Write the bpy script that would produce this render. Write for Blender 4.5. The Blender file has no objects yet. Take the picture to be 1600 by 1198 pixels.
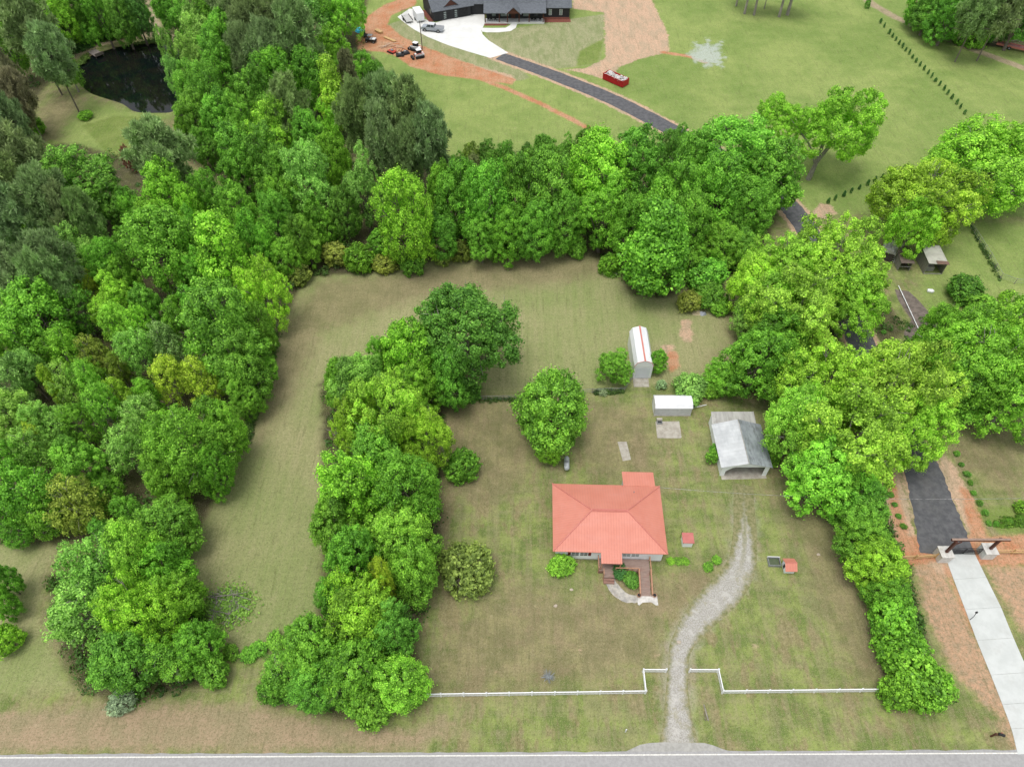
import bpy, bmesh, math, random
import numpy as np
from mathutils import Vector, Matrix

random.seed(7)
R = math.radians
scene = bpy.context.scene
col = scene.collection

# ------------------------------------------------------------------ camera
CAM_H, PITCH, FPX = 84.5, R(50), 1110.0
cam_data = bpy.data.cameras.new("camera")
cam = bpy.data.objects.new("camera", cam_data)
col.objects.link(cam)
cam.location = (0, 0, CAM_H)
cam.rotation_euler = (R(40), 0, 0)
cam_data.sensor_width = 36
cam_data.lens = FPX / 1600 * 36
cam_data.clip_end = 6000
scene.camera = cam

# ------------------------------------------------------------------ sky, sun, exposure
SUN_EL, SUN_AZ = R(79), R(228)
world = bpy.data.worlds.new("World")
scene.world = world
world.use_nodes = True
wn, wl = world.node_tree.nodes, world.node_tree.links
wn.clear()
sky = wn.new('ShaderNodeTexSky'); sky.sky_type = 'NISHITA'; sky.sun_disc = False
sky.sun_elevation = SUN_EL; sky.sun_rotation = SUN_AZ; sky.air_density = 1.0; sky.dust_density = 3.0
hs = wn.new('ShaderNodeHueSaturation'); hs.inputs['Saturation'].default_value = 0.22; hs.inputs['Value'].default_value = 1.0
bg = wn.new('ShaderNodeBackground'); bg.inputs[1].default_value = 0.15
wo = wn.new('ShaderNodeOutputWorld')
wl.new(sky.outputs[0], hs.inputs['Color']); wl.new(hs.outputs[0], bg.inputs[0]); wl.new(bg.outputs[0], wo.inputs[0])
sd = bpy.data.lights.new("sun", 'SUN'); sd.energy = 0.95; sd.angle = R(25); sd.color = (1.0, 0.96, 0.9)
sun = bpy.data.objects.new("sun", sd); col.objects.link(sun)
sdir = Vector((math.sin(SUN_AZ) * math.cos(SUN_EL), math.cos(SUN_AZ) * math.cos(SUN_EL), math.sin(SUN_EL)))
sun.rotation_euler = sdir.to_track_quat('Z', 'Y').to_euler()
scene.view_settings.view_transform = 'Standard'
scene.view_settings.look = 'None'
scene.view_settings.gamma = 1
scene.view_settings.exposure = 0.5

# ------------------------------------------------------------------ survey helper: where a sight line meets height z
def G(px, py, z=0.0):
    u = (px - 800) / FPX; v = -(py - 599) / FPX
    dy = math.cos(PITCH) + v * math.sin(PITCH); dz = -math.sin(PITCH) + v * math.cos(PITCH)
    t = (z - CAM_H) / dz
    return Vector((u * t, dy * t, z))
def GP(pts): return [tuple(G(a, b))[:2] for a, b in pts]

# ------------------------------------------------------------------ node helpers
def new_mat(name):
    m = bpy.data.materials.new(name); m.use_nodes = True
    nt = m.node_tree; nt.nodes.clear()
    out = nt.nodes.new('ShaderNodeOutputMaterial')
    b = nt.nodes.new('ShaderNodeBsdfPrincipled')
    nt.links.new(b.outputs[0], out.inputs[0])
    return m, nt, b
class NB:
    def __init__(s, nt): s.nt = nt; s.n = nt.nodes; s.l = nt.links
    def put(s, sock, v):
        if hasattr(v, 'is_output') or isinstance(v, bpy.types.NodeSocket): s.l.new(v, sock)
        elif isinstance(v, (tuple, list)): sock.default_value = tuple(v) + ((1.0,) if len(v) == 3 and len(sock.default_value) == 4 else ())
        else: sock.default_value = v
    def math(s, op, a, b=0.0, c=None, clamp=False):
        n = s.n.new('ShaderNodeMath'); n.operation = op; n.use_clamp = clamp
        s.put(n.inputs[0], a); s.put(n.inputs[1], b)
        if c is not None: s.put(n.inputs[2], c)
        return n.outputs[0]
    def mix(s, f, a, b):
        n = s.n.new('ShaderNodeMix'); n.data_type = 'RGBA'
        s.put(n.inputs[0], f); s.put(n.inputs[6], a); s.put(n.inputs[7], b)
        return n.outputs[2]
    def noise(s, scale, detail=4, rough=0.6, vec=None, dist=0.0):
        n = s.n.new('ShaderNodeTexNoise'); n.inputs['Scale'].default_value = scale
        n.inputs['Detail'].default_value = detail; n.inputs['Roughness'].default_value = rough
        n.inputs['Distortion'].default_value = dist
        s.l.new(vec if vec is not None else s.obj(), n.inputs['Vector'])
        return n.outputs[0]
    def obj(s):
        if not hasattr(s, '_o'):
            s._o = s.n.new('ShaderNodeTexCoord').outputs['Object']
        return s._o
    def scaled(s, sx, sy, sz=1, rot=0):
        n = s.n.new('ShaderNodeMapping'); n.inputs['Scale'].default_value = (sx, sy, sz)
        n.inputs['Rotation'].default_value = (0, 0, rot)
        s.l.new(s.obj(), n.inputs[0]); return n.outputs[0]
    def ramp(s, f, lo, hi):
        n = s.n.new('ShaderNodeMapRange'); n.interpolation_type = 'SMOOTHSTEP'
        s.put(n.inputs[0], f); s.put(n.inputs[1], lo); s.put(n.inputs[2], hi)
        return n.outputs[0]
    def attr(s, name):
        n = s.n.new('ShaderNodeAttribute'); n.attribute_name = name; return n.outputs['Fac']
    def bump(s, h, strength, dist):
        n = s.n.new('ShaderNodeBump'); n.inputs['Strength'].default_value = strength; n.inputs['Distance'].default_value = dist
        s.l.new(h, n.inputs['Height']); return n.outputs[0]

def surf(name, c1, c2=None, scale=1.0, rough=0.7, bump=0.0, spec=0.3, metal=0.0, dirt=None, dirt_amt=0.5, dirt_scale=0.4, stretch=None):
    m, nt, b = new_mat(name); nb = NB(nt)
    c2 = c2 or tuple(x * 0.8 for x in c1)
    vec = nb.scaled(*stretch) if stretch else None
    f = nb.noise(scale, 6, 0.65, vec)
    c = nb.mix(nb.ramp(f, 0.35, 0.65), c1, c2)
    if dirt:
        c = nb.mix(nb.math('MULTIPLY', nb.ramp(nb.noise(dirt_scale, 5, 0.7), 0.5, 0.72), dirt_amt), c, dirt)
    nb.put(b.inputs['Base Color'], c)
    b.inputs['Roughness'].default_value = rough
    b.inputs['Specular IOR Level'].default_value = spec
    b.inputs['Metallic'].default_value = metal
    if bump: nb.l.new(nb.bump(f, 0.5, bump), b.inputs['Normal'])
    return m

def ribbed(name, c1, c2, axis, pitch, rough=0.45, dirt=None, dirt_amt=0.4, spec=0.4):
    """sheet metal with standing ribs running along one object axis"""
    m, nt, b = new_mat(name); nb = NB(nt)
    sep = nb.n.new('ShaderNodeSeparateXYZ'); nb.l.new(nb.obj(), sep.inputs[0])
    co = sep.outputs[axis]
    saw = nb.math('PINGPONG', co, pitch / 2)
    rib = nb.ramp(saw, pitch * 0.36, pitch * 0.5)
    f = nb.noise(0.6, 5, 0.6)
    c = nb.mix(nb.ramp(f, 0.3, 0.7), c1, c2)
    c = nb.mix(nb.math('MULTIPLY', rib, 0.30), c, tuple(x * 0.68 for x in c1))
    if dirt:
        st = nb.noise(1.2, 6, 0.75, nb.scaled(1.0 if axis else 0.25, 0.25 if axis else 1.0))
        c = nb.mix(nb.math('MULTIPLY', nb.ramp(st, 0.45, 0.7), dirt_amt), c, dirt)
    nb.put(b.inputs['Base Color'], c)
    b.inputs['Roughness'].default_value = rough; b.inputs['Specular IOR Level'].default_value = spec
    nb.l.new(nb.bump(rib, 0.6, 0.03), b.inputs['Normal'])
    return m

# ------------------------------------------------------------------ mesh helpers
class MB:
    def __init__(s): s.v = []; s.f = []
    def face(s, *pts):
        i = len(s.v); s.v += [tuple(p) for p in pts]; s.f.append(tuple(range(i, i + len(pts)))); return s
    def box(s, x0, x1, y0, y1, z0, z1, M=None):
        p = [(x, y, z) for z in (z0, z1) for x, y in ((x0, y0), (x1, y0), (x1, y1), (x0, y1))]
        if M: p = [tuple(M @ Vector(q)) for q in p]
        i = len(s.v); s.v += p
        for f in ((3, 2, 1, 0), (4, 5, 6, 7), (0, 1, 5, 4), (1, 2, 6, 5), (2, 3, 7, 6), (3, 0, 4, 7)):
            s.f.append(tuple(i + k for k in f))
        return s
    def slab(s, pts, z0, z1):
        """vertical prism over a polygon (counter clockwise)"""
        a = sum(pts[i][0] * pts[(i + 1) % len(pts)][1] - pts[(i + 1) % len(pts)][0] * pts[i][1] for i in range(len(pts)))
        if a < 0: pts = pts[::-1]
        n = len(pts); i = len(s.v)
        s.v += [(p[0], p[1], z0) for p in pts] + [(p[0], p[1], z1) for p in pts]
        s.f.append(tuple(i + n + k for k in range(n)))
        s.f.append(tuple(i + k for k in reversed(range(n))))
        for k in range(n): s.f.append((i + k, i + (k + 1) % n, i + n + (k + 1) % n, i + n + k))
        return s
    def sheet(s, pts3, th):
        """a flat panel of any tilt, given its top corners, th thick"""
        n = len(pts3); i = len(s.v)
        s.v += [tuple(p) for p in pts3] + [(p[0], p[1], p[2] - th) for p in pts3]
        s.f.append(tuple(i + k for k in range(n)))
        s.f.append(tuple(i + n + k for k in reversed(range(n))))
        for k in range(n): s.f.append((i + (k + 1) % n, i + k, i + n + k, i + n + (k + 1) % n))
        return s
    def tube(s, a, b, r0, r1=None, n=8, caps=True):
        a, b = Vector(a), Vector(b); r1 = r0 if r1 is None else r1
        d = (b - a)
        if d.length < 1e-6: return s
        q = d.to_track_quat('Z', 'Y'); i = len(s.v)
        for c, r in ((a, r0), (b, r1)):
            for k in range(n):
                t = 2 * math.pi * k / n
                s.v.append(tuple(c + q @ Vector((math.cos(t) * r, math.sin(t) * r, 0))))
        for k in range(n): s.f.append((i + k, i + (k + 1) % n, i + n + (k + 1) % n, i + n + k))
        if caps:
            s.f.append(tuple(i + k for k in reversed(range(n)))); s.f.append(tuple(i + n + k for k in range(n)))
        return s
    def path(s, pts, r, n=6):
        for a, b in zip(pts, pts[1:]): s.tube(a, b, r, r, n)
        return s
    def lathe(s, prof, axis_a, axis_b, n=14):
        """prof = [(t, r)] along the segment a-b"""
        a, b = Vector(axis_a), Vector(axis_b); q = (b - a).to_track_quat('Z', 'Y'); L = (b - a).length; i0 = len(s.v)
        for t, r in prof:
            for k in range(n):
                w = 2 * math.pi * k / n
                s.v.append(tuple(a + q @ Vector((math.cos(w) * r, math.sin(w) * r, t * L))))
        for j in range(len(prof) - 1):
            for k in range(n):
                i = i0 + j * n
                s.f.append((i + k, i + (k + 1) % n, i + n + (k + 1) % n, i + n + k))
        s.f.append(tuple(i0 + k for k in reversed(range(n)))); e = i0 + (len(prof) - 1) * n
        s.f.append(tuple(e + k for k in range(n)))
        return s
    def build(s, name, mat, parent=None, bevel=0.0, smooth=False):
        me = bpy.data.meshes.new(name); me.from_pydata(s.v, [], s.f); me.update()
        me.materials.append(mat)
        if smooth:
            for p in me.polygons: p.use_smooth = True
        o = bpy.data.objects.new(name, me); col.objects.link(o)
        if parent: o.parent = parent
        if bevel:
            b = o.modifiers.new('bevel', 'BEVEL'); b.width = bevel; b.segments = 2; b.limit_method = 'ANGLE'
        return o

def tag(o, label=None, cat=None, group=None, kind=None):
    if label: o['label'] = label
    if cat: o['category'] = cat
    if group: o['group'] = group
    if kind: o['kind'] = kind
    return o
def empty(name, loc=(0, 0, 0), rz=0.0, label=None, cat=None, group=None):
    o = bpy.data.objects.new(name, None); col.objects.link(o)
    o.location = loc; o.rotation_euler = (0, 0, rz); o.empty_display_size = 0.5
    return tag(o, label, cat, group)
def structure(o): o['kind'] = 'structure'; return o

def sdf(px, py, poly):
    """signed distance in metres to a polygon, positive inside"""
    P = np.array(poly, float); Q = np.roll(P, -1, 0)
    best = np.full(px.shape, 1e9); inside = np.zeros(px.shape, bool)
    for (ax, ay), (bx, by) in zip(P, Q):
        ex, ey = bx - ax, by - ay
        t = np.clip(((px - ax) * ex + (py - ay) * ey) / (ex * ex + ey * ey + 1e-12), 0, 1)
        best = np.minimum(best, np.hypot(px - ax - t * ex, py - ay - t * ey))
        if ay != by:
            c = ((ay > py) != (by > py)) & (px < (bx - ax) * (py - ay) / (by - ay) + ax)
            inside ^= c
    return np.where(inside, best, -best)
def ldf(px, py, line, w):
    best = np.full(px.shape, 1e9)
    for (ax, ay), (bx, by) in zip(line, line[1:]):
        ex, ey = bx - ax, by - ay
        t = np.clip(((px - ax) * ex + (py - ay) * ey) / (ex * ex + ey * ey + 1e-12), 0, 1)
        best = np.minimum(best, np.hypot(px - ax - t * ex, py - ay - t * ey))
    return w - best
def smooth_line(pts, n=8):
    """Catmull-Rom through the points"""
    P = [Vector(p) for p in pts]; P = [P[0] * 2 - P[1]] + P + [P[-1] * 2 - P[-2]]; out = []
    for i in range(1, len(P) - 2):
        for k in range(n):
            t = k / n; a, b, c, d = P[i - 1], P[i], P[i + 1], P[i + 2]
            out.append(0.5 * ((2 * b) + (c - a) * t + (2 * a - 5 * b + 4 * c - d) * t * t + (3 * b - a - 3 * c + d) * t ** 3))
    out.append(P[-2]); return [tuple(p) for p in out]
def ribbon(line, widths, z, jag=0.0, seed=1):
    rr = random.Random(seed); n = len(line); L = []; Rr = []
    for i, p in enumerate(line):
        a = Vector(line[max(0, i - 1)]); b = Vector(line[min(n - 1, i + 1)]); d = (b - a).normalized(); nn = Vector((-d.y, d.x))
        t = i / (n - 1) * (len(widths) - 1); k = min(int(t), len(widths) - 2); w = widths[k] + (widths[k + 1] - widths[k]) * (t - k)
        L.append((p[0] + nn.x * (w / 2 + rr.uniform(-jag, jag)), p[1] + nn.y * (w / 2 + rr.uniform(-jag, jag)), z))
        Rr.append((p[0] - nn.x * (w / 2 + rr.uniform(-jag, jag)), p[1] - nn.y * (w / 2 + rr.uniform(-jag, jag)), z))
    m = MB(); m.v = L + Rr
    for i in range(n - 1): m.f.append((n + i, n + i + 1, i + 1, i))
    return m

# ================================================================== SETTING
POND = smooth_line(GP([(112,112),(128,92),(160,78),(200,68),(250,66),(275,75),(290,100),(285,140),(272,170),(245,174),(210,172),(190,160),(165,152),(140,143),(122,128),(112,112)]), 4)
DRIVE = smooth_line([tuple(G(*p))[:2] for p in [(781,88),(860,116),(960,157),(1048,202),(1120,240),(1190,292),(1240,330),(1290,410),(1318,472),(1350,545),(1395,650),(1432,712),(1456,780),(1482,868)]], 8)
Z = {}
Z['far'] = [[(75,230),(84,190),(140,158),(200,172),(272,180),(290,240),(255,225),(190,290)],[(1425,350),(1700,345),(1700,640),(1500,540),(1440,470)],[(545,-30),(1700,-30),(1700,345),(1440,335),(1330,335),(1200,335),(1050,240),(700,250),(640,160),(545,70)]]
Z['field'] = [[(480,430),(640,410),(760,383),(900,383),(960,430),(990,462),(1060,462),(1150,430),(1160,560),(1090,600),(930,606),(700,618),(640,560),(540,600),(505,700),(500,1000),(370,1020),(310,965),(285,880),(375,700),(425,520)],
              [(-200,848),(90,848),(60,960),(110,1080),(-200,1090)]]
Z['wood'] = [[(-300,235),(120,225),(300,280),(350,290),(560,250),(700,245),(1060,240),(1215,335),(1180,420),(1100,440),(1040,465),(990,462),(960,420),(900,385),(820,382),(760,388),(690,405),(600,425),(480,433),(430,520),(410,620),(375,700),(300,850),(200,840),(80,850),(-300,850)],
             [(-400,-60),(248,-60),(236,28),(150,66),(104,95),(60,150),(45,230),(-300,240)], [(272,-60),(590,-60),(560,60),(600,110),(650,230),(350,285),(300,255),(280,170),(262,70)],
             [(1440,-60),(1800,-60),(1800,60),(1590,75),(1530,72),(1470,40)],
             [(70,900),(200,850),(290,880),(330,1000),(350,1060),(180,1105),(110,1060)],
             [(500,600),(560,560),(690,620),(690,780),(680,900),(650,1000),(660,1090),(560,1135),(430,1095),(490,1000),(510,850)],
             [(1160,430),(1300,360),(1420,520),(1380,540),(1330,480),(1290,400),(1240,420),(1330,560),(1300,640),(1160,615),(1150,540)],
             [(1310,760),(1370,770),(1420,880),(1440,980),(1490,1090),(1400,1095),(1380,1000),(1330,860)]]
Z['thin'] = [[(650,600),(860,640),(820,760),(760,790),(700,760),(690,900),(640,1010),(640,1085),(600,1085),(560,700)],[(900,930),(1040,900),(1130,880),(1120,930),(1040,960),(1040,1040),(830,1080),(660,1080),(700,980),(800,900)],
             [(920,630),(1010,640),(1030,760),(990,740),(930,745),(900,700)],[(1190,760),(1310,770),(1370,930),(1395,1090),(1340,1060),(1290,960),(1250,850)],
             [(430,520),(500,440),(640,425),(900,390),(960,420),(900,440),(640,470),(500,520),(440,650),(400,700)],[(1180,620),(1220,700),(1290,770),(1230,780),(1200,720)],[(1130,460),(1160,440),(1160,570),(1100,600),(1110,560),(1140,540)],
             [(55,235),(60,170),(100,150),(130,165),(100,200),(95,235)],[(240,195),(285,180),(300,230),(345,280),(310,290),(265,230)],[(1380,660),(1600,690),(1600,780),(1540,760),(1480,690),(1400,700)]]
Z['clay'] = [[(1378,735),(1392,730),(1424,850),(1408,852),(1388,790)],[(1500,760),(1512,765),(1545,838),(1520,845)],[(1470,876),(1480,880),(1530,990),(1520,990)],[(556,62),(575,25),(600,8),(650,-10),(650,8),(612,24),(606,38),(628,58),(660,72),(720,95),(768,112),(806,124),(800,132),(740,124),(690,118),(640,104),(622,90),(600,82),(560,78)],
             [(1398,838),(1470,835),(1500,838),(1700,832),(1700,884),(1540,884),(1480,872),(1420,884)],[(1045,546),(1058,548),(1062,575),(1048,580),(1040,560)]]
Z['pale'] = [[(895,-30),(1004,-30),(1030,25),(1045,55),(1045,82),(1000,92),(966,106),(955,128),(925,118),(880,108),(912,108),(946,92),(944,20),(895,14)],
             [(690,88),(800,118),(806,128),(740,124),(690,112),(640,95)],[(1282,318),(1298,320),(1308,335),(1290,342),(1265,338)],
             [(1064,500),(1078,500),(1084,532),(1070,535),(1062,520)],[(1372,730),(1400,715),(1436,858),(1410,862),(1380,790)],[(1460,705),(1480,715),(1510,760),(1540,840),(1520,845),(1490,780)],[(1036,540),(1052,540),(1062,572),(1048,575),(1036,560)]]
Z['lot'] = [[(1430,880),(1470,876),(1600,1160),(1585,1174),(1560,1120),(1490,1050),(1445,960)],[(1536,884),(1760,884),(1760,1050),(1640,1050)]]
Z['dirt'] = [[(-300,1118),(-20,1112),(120,1104),(300,1098),(420,1104),(520,1132),(640,1140),(690,1118),(720,1130),(650,1172),(-300,1176)]]
Z['lush'] = [[(905,80),(944,60),(935,100),(900,104)],[(128,196),(180,181),(235,184),(240,200),(215,225),(188,266),(160,232)],[(64,226),(80,218),(110,228),(100,245),(66,250)],[(1520,795),(1700,785),(1700,832),(1560,832)]]
Z['straw'] = [[(600,40),(640,28),(700,70),(765,92),(800,100),(830,122),(800,128),(740,110),(660,80),(620,62)],[(757,52),(944,22),(944,60),(935,100),(870,108),(830,98),(790,84),(765,68)]]
Z['ash'] = [[(1074,82),(1090,78),(1084,66),(1100,72),(1106,60),(1112,72),(1128,64),(1122,80),(1134,90),(1124,92),(1128,104),(1114,100),(1104,106),(1098,96),(1086,98)]]
GRAVEL = smooth_line(GP([(1062,1166),(1060,1130),(1058,1080),(1060,1040),(1064,1010),(1085,975),(1112,945),(1140,915),(1158,885),(1163,850),(1164,815),(1162,785),(1163,757)]), 6)
TRACK = GP([(1330,-20),(1365,8),(1400,28),(1440,44),(1500,70),(1560,92),(1640,122)])
PTRACK = GP([(92,108),(120,84),(150,70),(195,58),(235,53),(262,58),(282,64)])
PTRACK2 = GP([(235,-5),(238,25),(245,45),(262,58)])
TRENCH = GP([(752,124),(790,138),(840,160),(900,190),(938,212)])
TRENCH2 = GP([(1036,82),(1075,88),(1104,98)])
RUT = GP([(985,700),(1010,740),(1050,790),(1100,800),(1150,780)])

xs = np.concatenate([-np.geomspace(3500, 185, 14), np.arange(-176, 176.1, 0.62), np.geomspace(185, 3500, 14)])
ys = np.concatenate([-np.geomspace(3500, 40, 12), np.arange(-30, 5, 5.0), np.arange(5, 232.1, 0.62), np.geomspace(240, 5000, 16)])
XX, YY = np.meshgrid(xs, ys); gx, gy = XX.ravel(), YY.ravel()
pond_sd = sdf(gx, gy, POND)
rngg = np.random.default_rng(3)
zz = 0.05 * np.sin(gx * 0.11 + 1) * np.cos(gy * 0.09) * ((np.abs(gx) < 300) & (gy < 400)) * 0
zz = zz - 1.0 * np.clip((pond_sd + 0.8) / 2.0, 0, 1)
nx, ny = len(xs), len(ys)
idx = np.arange(nx * ny).reshape(ny, nx)
faces = np.stack([idx[:-1, :-1], idx[:-1, 1:], idx[1:, 1:], idx[1:, :-1]], -1).reshape(-1, 4)
me = bpy.data.meshes.new('ground')
me.vertices.add(len(gx)); me.vertices.foreach_set('co', np.stack([gx, gy, zz], -1).astype(np.float32).ravel())
me.loops.add(faces.size); me.loops.foreach_set('vertex_index', faces.ravel().astype(np.int32))
me.polygons.add(len(faces)); me.polygons.foreach_set('loop_start', np.arange(0, faces.size, 4, dtype=np.int32))
me.update(calc_edges=True)
def put_attr(name, arr):
    a = me.attributes.new(name, 'FLOAT', 'POINT'); a.data.foreach_set('value', np.clip(arr, -6, 6).astype(np.float32))
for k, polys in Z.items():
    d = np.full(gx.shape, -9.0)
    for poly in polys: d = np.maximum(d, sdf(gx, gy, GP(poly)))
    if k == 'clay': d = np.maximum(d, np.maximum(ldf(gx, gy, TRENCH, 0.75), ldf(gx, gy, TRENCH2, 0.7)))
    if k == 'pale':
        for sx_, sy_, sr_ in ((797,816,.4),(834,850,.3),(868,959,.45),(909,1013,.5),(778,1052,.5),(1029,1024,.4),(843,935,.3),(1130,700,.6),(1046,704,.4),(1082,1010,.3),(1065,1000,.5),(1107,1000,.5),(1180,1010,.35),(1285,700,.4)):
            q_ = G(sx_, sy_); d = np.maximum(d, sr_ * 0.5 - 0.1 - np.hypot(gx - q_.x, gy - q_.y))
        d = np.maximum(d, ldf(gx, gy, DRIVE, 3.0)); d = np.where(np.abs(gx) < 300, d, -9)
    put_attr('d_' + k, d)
put_attr('d_gravel', ldf(gx, gy, GRAVEL[:-6], 1.5))
put_attr('d_track', np.maximum(np.maximum(ldf(gx, gy, TRACK, 1.3), ldf(gx, gy, PTRACK, 1.5)), ldf(gx, gy, PTRACK2, 1.2)))
put_attr('d_pond', pond_sd)

m, nt, b = new_mat('ground'); nb = NB(nt)
fine = nb.noise(2.2, 8, 0.75); mid = nb.noise(0.28, 6, 0.68); big = nb.noise(0.045, 4, 0.6, dist=0.6); mid2 = nb.noise(0.5, 6, 0.7, nb.scaled(1, 0.4, 1, 0.5))
edge = nb.math('MULTIPLY_ADD', nb.noise(0.55, 7, 0.72), 2.0, -1.0)
mow = nb.noise(1.1, 4, 0.65, nb.scaled(0.9, 0.035, 1, 0.06))
mowx = nb.noise(0.9, 3, 0.6, nb.scaled(0.05, 1.0, 1, 0.03))
# yard: olive grass thin over brown soil
big2 = nb.noise(0.085, 6, 0.7, dist=1.2)
grass = nb.mix(nb.ramp(mid, 0.40, 0.60), (0.140, 0.200, 0.048), (0.270, 0.325, 0.094))
brown = nb.mix(nb.ramp(fine, 0.35, 0.65), (0.225, 0.165, 0.092), (0.330, 0.255, 0.150))
c = nb.mix(nb.math('MULTIPLY', nb.ramp(nb.math('ADD', mid2, nb.math('MULTIPLY', big2, 0.9)), 0.93, 1.10), 0.75), grass, brown)
c = nb.mix(nb.math('MULTIPLY', nb.ramp(nb.math('ADD', mow, nb.math('MULTIPLY', mowx, 0.6)), 0.72, 0.92), 0.45), c, (0.31, 0.265, 0.155))
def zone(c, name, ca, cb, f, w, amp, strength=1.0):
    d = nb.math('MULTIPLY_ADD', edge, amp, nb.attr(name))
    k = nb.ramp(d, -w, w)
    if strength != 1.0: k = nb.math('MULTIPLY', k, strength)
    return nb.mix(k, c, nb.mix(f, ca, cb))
coarse0 = nb.noise(1.3, 7, 0.78)
fmid = nb.ramp(mid, 0.35, 0.65); ffine = nb.ramp(fine, 0.35, 0.65); fbig = nb.ramp(big, 0.38, 0.62)
c = zone(c, 'd_field', (0.250, 0.305, 0.105), (0.375, 0.355, 0.180), nb.math('ADD', nb.math('MULTIPLY', fbig, 0.65), nb.math('MULTIPLY', nb.ramp(mow, 0.35, 0.65), 0.35)), 1.2, 1.6)
c = zone(c, 'd_far', (0.170, 0.275, 0.056), (0.305, 0.385, 0.110), nb.math('ADD', nb.math('MULTIPLY', fbig, 0.6), nb.math('MULTIPLY', fmid, 0.4)), 2.0, 2.5)
c = zone(c, 'd_straw', (0.25, 0.29, 0.13), (0.36, 0.36, 0.20), nb.ramp(mid2, 0.38, 0.62), 0.4, 0.9)
c = zone(c, 'd_thin', (0.205, 0.165, 0.092), (0.30, 0.232, 0.140), fmid, 2.2, 4.0, 0.7)
c = zone(c, 'd_lush', (0.15, 0.235, 0.04), (0.22, 0.29, 0.07), fmid, 0.5, 0.8)
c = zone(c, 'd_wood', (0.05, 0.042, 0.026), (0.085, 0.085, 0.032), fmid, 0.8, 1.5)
c = zone(c, 'd_dirt', (0.40, 0.29, 0.19), (0.30, 0.25, 0.145), fmid, 1.0, 2.2)
c = zone(c, 'd_lot', (0.56, 0.34, 0.22), (0.38, 0.275, 0.18), nb.ramp(coarse0, 0.42, 0.60), 0.8, 1.8)
c = zone(c, 'd_pale', (0.62, 0.41, 0.29), (0.50, 0.37, 0.26), nb.ramp(mid2, 0.42, 0.62), 0.35, 1.3)
c = zone(c, 'd_clay', (0.53, 0.205, 0.105), (0.58, 0.31, 0.19), fmid, 0.4, 0.9)
c = zone(c, 'd_ash', (0.62, 0.68, 0.66), (0.34, 0.40, 0.32), ffine, 0.9, 3.6, 0.9)
c = zone(c, 'd_gravel', (0.44, 0.41, 0.35), (0.32, 0.30, 0.22), ffine, 1.1, 2.2, 0.8)
c = zone(c, 'd_track', (0.46, 0.36, 0.25), (0.33, 0.27, 0.17), fmid, 0.6, 0.8)
c = zone(c, 'd_pond', (0.09, 0.07, 0.04), (0.06, 0.05, 0.03), fmid, 0.3, 0.3)
streak = nb.noise(1.8, 5, 0.7, nb.scaled(1.0, 0.10, 1, 0.08)); coarse = nb.noise(0.9, 7, 0.78)
c = nb.mix(nb.math('MULTIPLY', nb.ramp(coarse, 0.54, 0.68), 0.38), c, (0.40, 0.34, 0.21))
c = nb.mix(nb.math('MULTIPLY', nb.ramp(coarse, 0.46, 0.32), 0.42), c, (0.095, 0.12, 0.035))
c = nb.mix(nb.math('MULTIPLY', nb.ramp(streak, 0.47, 0.36), 0.28), c, (0.10, 0.105, 0.04))
# small scattered tufts, pale stubble and stones everywhere
sp = nb.noise(5.0, 3, 0.7)
c = nb.mix(nb.math('MULTIPLY', nb.ramp(sp, 0.58, 0.75), 0.35), c, (0.42, 0.38, 0.24))
c = nb.mix(nb.math('MULTIPLY', nb.ramp(fine, 0.62, 0.40), 0.25), c, (0.09, 0.10, 0.035))
grain = nb.noise(4.2, 2, 0.8); grain2 = nb.noise(9.0, 2, 0.8)
c = nb.mix(nb.math('MULTIPLY', nb.ramp(grain, 0.50, 0.34), 0.42), c, (0.075, 0.085, 0.030))
c = nb.mix(nb.math('MULTIPLY', nb.ramp(grain2, 0.52, 0.68), 0.42), c, (0.50, 0.45, 0.30))
nb.put(b.inputs['Base Color'], c); b.inputs['Roughness'].default_value = 0.95; b.inputs['Specular IOR Level'].default_value = 0.1
nb.l.new(nb.bump(fine, 0.7, 0.12), b.inputs['Normal'])
me.materials.append(m)
ground = bpy.data.objects.new('ground', me); col.objects.link(ground); structure(ground)

# pond water
m, nt, b = new_mat('pond_water'); nb = NB(nt)
nb.put(b.inputs['Base Color'], nb.mix(nb.ramp(nb.noise(0.15, 4), 0.4, 0.6), (0.004, 0.007, 0.007), (0.010, 0.010, 0.008)))
b.inputs['Roughness'].default_value = 0.02; b.inputs['Specular IOR Level'].default_value = 0.5; b.inputs['IOR'].default_value = 1.33
nb.l.new(nb.bump(nb.noise(1.3, 3), 0.12, 0.03), b.inputs['Normal'])
pw = MB(); cx = sum(p[0] for p in POND) / len(POND); cy = sum(p[1] for p in POND) / len(POND)
ring = [(cx + (p[0] - cx) * 1.04, cy + (p[1] - cy) * 1.04, -0.42) for p in POND[:-1]]
pw.v = [(cx, cy, -0.42)] + ring
for i in range(len(ring)): pw.f.append((0, 1 + i, 1 + (i + 1) % len(ring)))
w_o = structure(pw.build('pond_water', m))
if w_o.data.polygons[0].normal.z < 0: w_o.data.flip_normals()

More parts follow.
